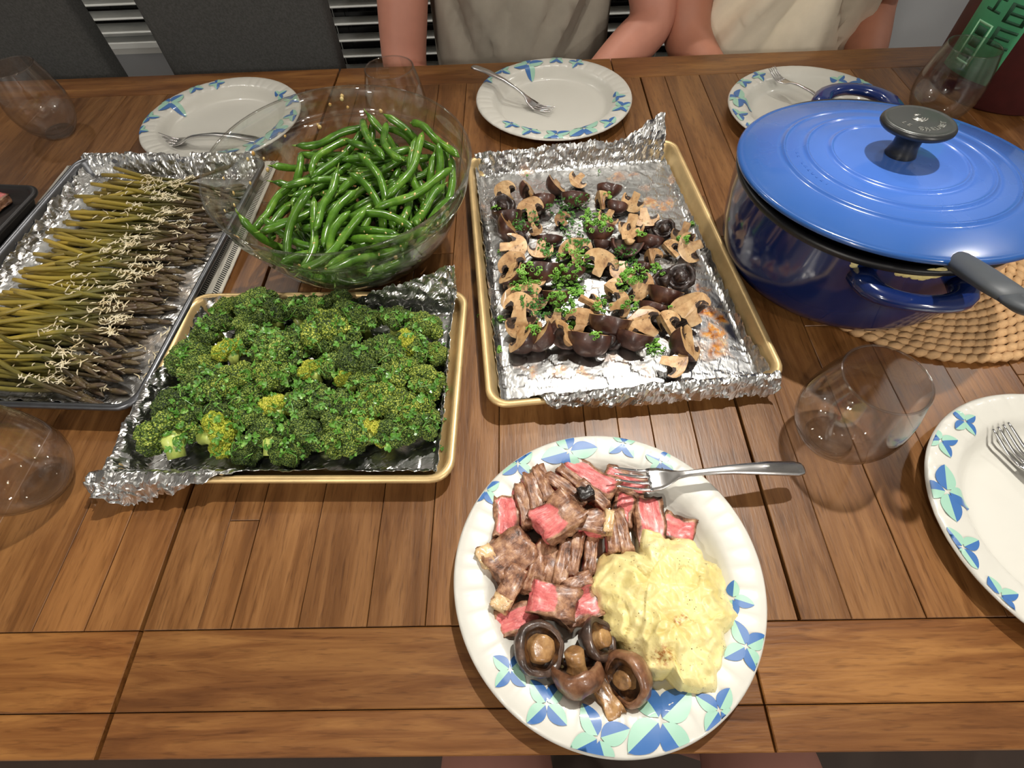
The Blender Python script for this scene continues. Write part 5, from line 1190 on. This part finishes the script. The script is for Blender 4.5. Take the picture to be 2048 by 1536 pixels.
tag(b2.obj('chopped_herb',M['dill'],None,False),'finely chopped dark herb scattered over the cut mushrooms','herb',kind='stuff')
# ---------------------------------------------------------------- broccoli
def broc_mat(name,stops,tint):
    m_,nt,b=newmat(name); v=coords(nt,'Object',rnd=5)
    vo=nt.nodes.new('ShaderNodeTexVoronoi'); vo.inputs['Scale'].default_value=17; nt.links.new(v,vo.inputs['Vector'])
    n1=noisetex(nt,v,1.6,5,.7); f=math_(nt,'ADD',math_(nt,'MULTIPLY',n1,.62),math_(nt,'MULTIPLY_ADD',vo.outputs['Distance'],-.62,.46))
    c=ramp(nt,f,stops); oi=nt.nodes.new('ShaderNodeObjectInfo'); c=mixc(nt,1.0,c,ramp(nt,oi.outputs['Random'],tint),'MULTIPLY')
    nt.links.new(c,b.inputs['Base Color']); b.inputs['Roughness'].default_value=.5; b.inputs['Specular IOR Level'].default_value=.35
    bump(nt,b,math_(nt,'MULTIPLY',vo.outputs['Distance'],-1.0),.9,.0012); return m_
M['crown']=broc_mat('broccoli_crown',[(.28,lin(34,50,18)),(.45,lin(74,98,38)),(.60,lin(134,152,66)),(.76,lin(206,206,120))],[(0,(.45,.5,.45,1)),(.5,(.9,.95,.9,1)),(1,(1.3,1.2,.9,1))])
M['crowny']=broc_mat('broccoli_crown_yellow',[(.30,lin(110,126,34)),(.48,lin(176,180,58)),(.62,lin(206,200,84)),(.78,lin(226,206,110))],[(0,(.9,.95,.8,1)),(1,(1,1,1,1))])
M['stalk']=veg_mat('broccoli_stalk',[(.35,lin(150,168,72)),(.6,lin(186,200,104)),(.8,lin(206,212,130))],1.8,.4,.2,4.8,.1)
V3,F3=ico(4,1)
def floret(seed,half=False):
    rg=random.Random(seed); st=MB(); cr=MB()
    base=Vector((0,0,-.95 if not half else -.72)); top=Vector((rg.uniform(-.1,.1),rg.uniform(-.1,.1),-.15))
    st.add(*tube([base,base.lerp(top,.5),top,top+Vector((0,0,.2))],[.24,.25,.36,.26] if half else [.27,.22,.26,.16],10))
    nh=9
    for k in range(nh):
        if k==0: d=Vector((0,0,1))
        else:
            a=2.4*k+rg.uniform(-.3,.3); el=R_(rg.uniform(2,30) if k%2 else rg.uniform(35,62)); d=Vector((math.cos(a)*math.cos(el),math.sin(a)*math.cos(el),math.sin(el)))
        if half and d.y<-.25: d.y=abs(d.y)*.3
        tip=top+d*Vector((.58,.58,.46)).length*.72; tip=top+Vector((d.x*.60,d.y*.60,d.z*.46))
        st.add(*tube([top-d*.05,top.lerp(tip,.5),tip],[.24,.18,.2] if half else [.15,.10,.13],7))
        R0=rg.uniform(.30,.40); cut=(.2 if half else -9)
        V=[]
        for p in V3:
            q=p*1.0; nn=noise.noise(p*2.2+Vector((k*3,seed,0)))*.18
            dd=noise.voronoi((p*R0+tip)*8+Vector((seed,k,0)))[0]; nn+=.16*(.5-dd[0]); dd=noise.voronoi((p*R0+tip)*17+Vector((k,seed,0)))[0]; nn+=.30*(.45-dd[0])
            w_=tip+q*R0*(1+nn)
            V.append(w_)
        cr.add(V,F3)
    return st.mesh('stalk',M['stalk']),cr.mesh('crown',M['crown'],False),cr.mesh('crown',M['crowny'],False)
FL_=[floret(s) for s in range(3)]+[floret(s+20,True) for s in range(3)]
bv=[];bf=[]
def place_broc(u,v,z,kind,el,a,size,label,i):
    rg=random.Random(i*5+2); st_,cg,cy=FL_[i%3 if kind!='H' and kind!='Y' else 3+i%3]
    s=.0232*size; c=P(u,v,z)
    rd=(P(u+6*math.cos(R_(a)),v-6*math.sin(R_(a)),z)-c); rd.z=0; rd.normalize()    # image heading of the crown
    top=(rd*math.cos(R_(el))+Vector((0,0,1))*math.sin(R_(el))).normalized()
    Q=Vector((0,0,1)).rotation_difference(top).to_matrix()
    if kind in 'HY':                      # the open cut side looks at the viewer
        vd=(CAM-c).normalized(); y=-(vd-top*vd.dot(top)).normalized(); Q=Matrix((y.cross(top),y,top)).transposed()
    else: Q=Q@Matrix.Rotation(rg.random()*6.28,3,'Z')
    mt=Q.to_4x4()@Matrix.Scale(s,4); zm=min((mt@q.co).z for q in st_.vertices); zc=min((mt@q.co).z for q in cg.vertices)
    mt.translation=c
    low=min(zm,zc)+c.z
    if low<TZ+.004: mt.translation.z+=TZ+.004-low
    r=empty('broccoli_floret',(0,0,0)); r.matrix_world=mt; tag(r,label,'broccoli','broccoli florets on the quarter tray')
    link('stalk',st_,r); link('crown',cy if kind=='Y' else cg,r)
    for me in (cg,st_):
        of=len(bv); bv.extend(mt@q.co for q in me.vertices); bf.extend(tuple(i_+of for i_ in p.vertices) for p in me.polygons)
BL=[(352,884,.020,'H',38,95,1.45),(440,885,.020,'Y',25,-10,1.2),(810,690,.034,'Y',20,-10,1.05),(460,706,.038,'Y',70,90,.95),(560,818,.036,'Y',40,60,.95),(700,758,.036,'Y',30,80,.9),(745,868,.022,'Y',35,30,.95),(630,742,.040,'Y',60,90,.8),(495,645,.036,'H',50,-80,1.0),(545,885,.018,'H',30,80,1.05),
 (360,820,.022,'C',70,150,1.15),(690,885,.022,'C',60,-60,1.15),(850,770,.024,'C',60,20,1.1),(840,830,.022,'C',50,10,1.15),(370,722,.026,'C',50,160,1.15),(650,660,.040,'C',60,110,1.45),(560,700,.042,'C',60,90,1.4),(510,610,.036,'C',60,90,1.25),(430,660,.034,'C',60,120,1.15),(730,640,.030,'C',60,80,1.1),
 (790,640,.028,'C',60,60,1.0),(850,660,.026,'C',60,30,1.1),(760,700,.036,'C',70,60,1.1),(590,620,.030,'C',50,100,1.1),(680,605,.026,'C',50,90,1.0),(410,770,.030,'C',70,120,1.15),(480,760,.040,'C',60,90,1.2),(540,750,.042,'C',70,70,1.2),(610,800,.034,'C',60,80,1.2),(670,810,.036,'C',70,60,1.2),
 (770,800,.034,'C',70,50,1.2),(800,745,.034,'C',60,40,1.2),(450,830,.026,'C',60,100,1.1),(500,840,.026,'C',60,90,1.05),(620,870,.022,'C',60,-80,1.15),(790,870,.020,'C',60,-30,1.0),(580,905,.016,'C',40,-90,.85),(400,700,.026,'C',60,140,1.0),(640,870,.016,'C',60,90,1.0),(720,720,.040,'C',60,60,1.15),(590,760,.020,'C',60,60,1.2),(690,690,.022,'C',60,60,1.3),(460,620,.026,'C',60,100,1.0),(520,690,.024,'C',60,100,1.2),(870,710,.018,'C',50,10,.8),(740,765,.024,'C',60,10,1.1),(420,735,.026,'C',60,100,1.0),(610,690,.024,'C',60,20,1.2),(395,850,.014,'C',60,120,1.0),(540,850,.016,'C',60,60,1.1),(730,830,.018,'C',60,20,1.1),(690,745,.018,'C',50,70,1.2),(560,640,.018,'C',60,80,1.2),(630,630,.022,'C',60,90,1.1),(780,720,.016,'C',60,50,1.2),(830,710,.016,'C',60,20,1.1),(450,790,.016,'C',60,120,1.2),(520,800,.018,'C',60,100,1.2),(400,740,.014,'C',60,150,1.1),(850,850,.016,'C',60,0,1.0),(700,650,.018,'C',60,60,1.2),(720,880,.014,'C',50,-60,.9),(500,905,.013,'C',40,-80,.8)]
be=[(u,v_,z,k,e,a,s,i) for i,(u,v_,z,k,e,a,s) in enumerate(BL)]
rw=rows(be,5); BN_=['row nearest the front foil','second row from the front','middle row','second row from the back','row nearest the back rim']
KB={'H':'broccoli floret with pale cut stalk','Y':'yellow-green broccoli floret','C':'dark green roasted broccoli floret'}
for e in be:
    r,k=rw[e[-1]]; place_broc(*e[:7],KB[e[3]]+', '+ORD[k]+' from left in the '+BN_[r],e[-1])
bb_=BVHTree.FromPolygons(bv,bf)
M['parsley']=veg_mat('parsley',[(.3,lin(50,96,26)),(.55,lin(88,140,46)),(.75,lin(160,196,104))],160,.4,.1,300,.1)
b=MB(); rg=random.Random(31)
def leaf(L,w_):                            # a small three-lobed chopped leaf with a little curl
    V=[(0,0,0)];Fs=[]
    for a0 in (-52,0,52):
        c,s=math.cos(R_(a0)),math.sin(R_(a0)); o=len(V); l=L*(1 if a0==0 else .8)
        for x,y,z in ((.35,-.22,.0),(.8,-.26,.12),(1,0,.05),(.8,.26,.12),(.35,.22,0),(.55,0,-.08)): V.append(((x*c-y*s*w_)*l,(x*s+y*c*w_)*l,z*l))
        Fs+=[(0,o,o+5),(o,o+1,o+5),(o+1,o+2,o+5),(o+2,o+3,o+5),(o+3,o+4,o+5),(o+4,0,o+5)]
    return V,Fs
for k in range(1150):
    u=rg.uniform(335,880); v_=rg.uniform(590,915)
    if noise.noise(Vector((u*.016,v_*.016,2)))<-.22 or (u-335)<(v_<640)*60: continue
    d=ray(u,v_); h=bb_.ray_cast(CAM,d)
    if h[0] is None: continue
    nm=h[1] if h[1].dot(d)<0 else -h[1]; nm=(nm+Vector((rg.gauss(0,.35),rg.gauss(0,.35),.4))).normalized(); Q=Vector((0,0,1)).rotation_difference(nm).to_matrix().to_4x4()
    t=rg.random(); mt=Matrix.Translation(h[0]+nm*.0012)@Q@Matrix.Rotation(rg.random()*6.28,4,'Z')
    if t<.72: b.add(*leaf(rg.uniform(.0035,.0078),rg.uniform(.8,1.2)),0,mt)
    elif t<.93:
        L=rg.uniform(.003,.007); b.add(*tube([(-L,0,.0005),(0,rg.uniform(-.001,.001),.0014),(L,0,.0004)],.00045,5),0,mt)
    else: b.add(*box(-.002,.002,-.0012,.0012,0,.0004),0,mt)
for k in range(60):                        # bits fallen on the foil at the right
    p=P(rg.uniform(850,900),rg.uniform(630,900),.0055); b.add(*leaf(rg.uniform(.002,.004),1),0,Matrix.Translation(p)@Matrix.Rotation(rg.random()*6.28,4,'Z'))
tag(b.obj('chopped_parsley',M['parsley'],None,False),'chopped parsley leaves and stems scattered over the broccoli','parsley',kind='stuff')
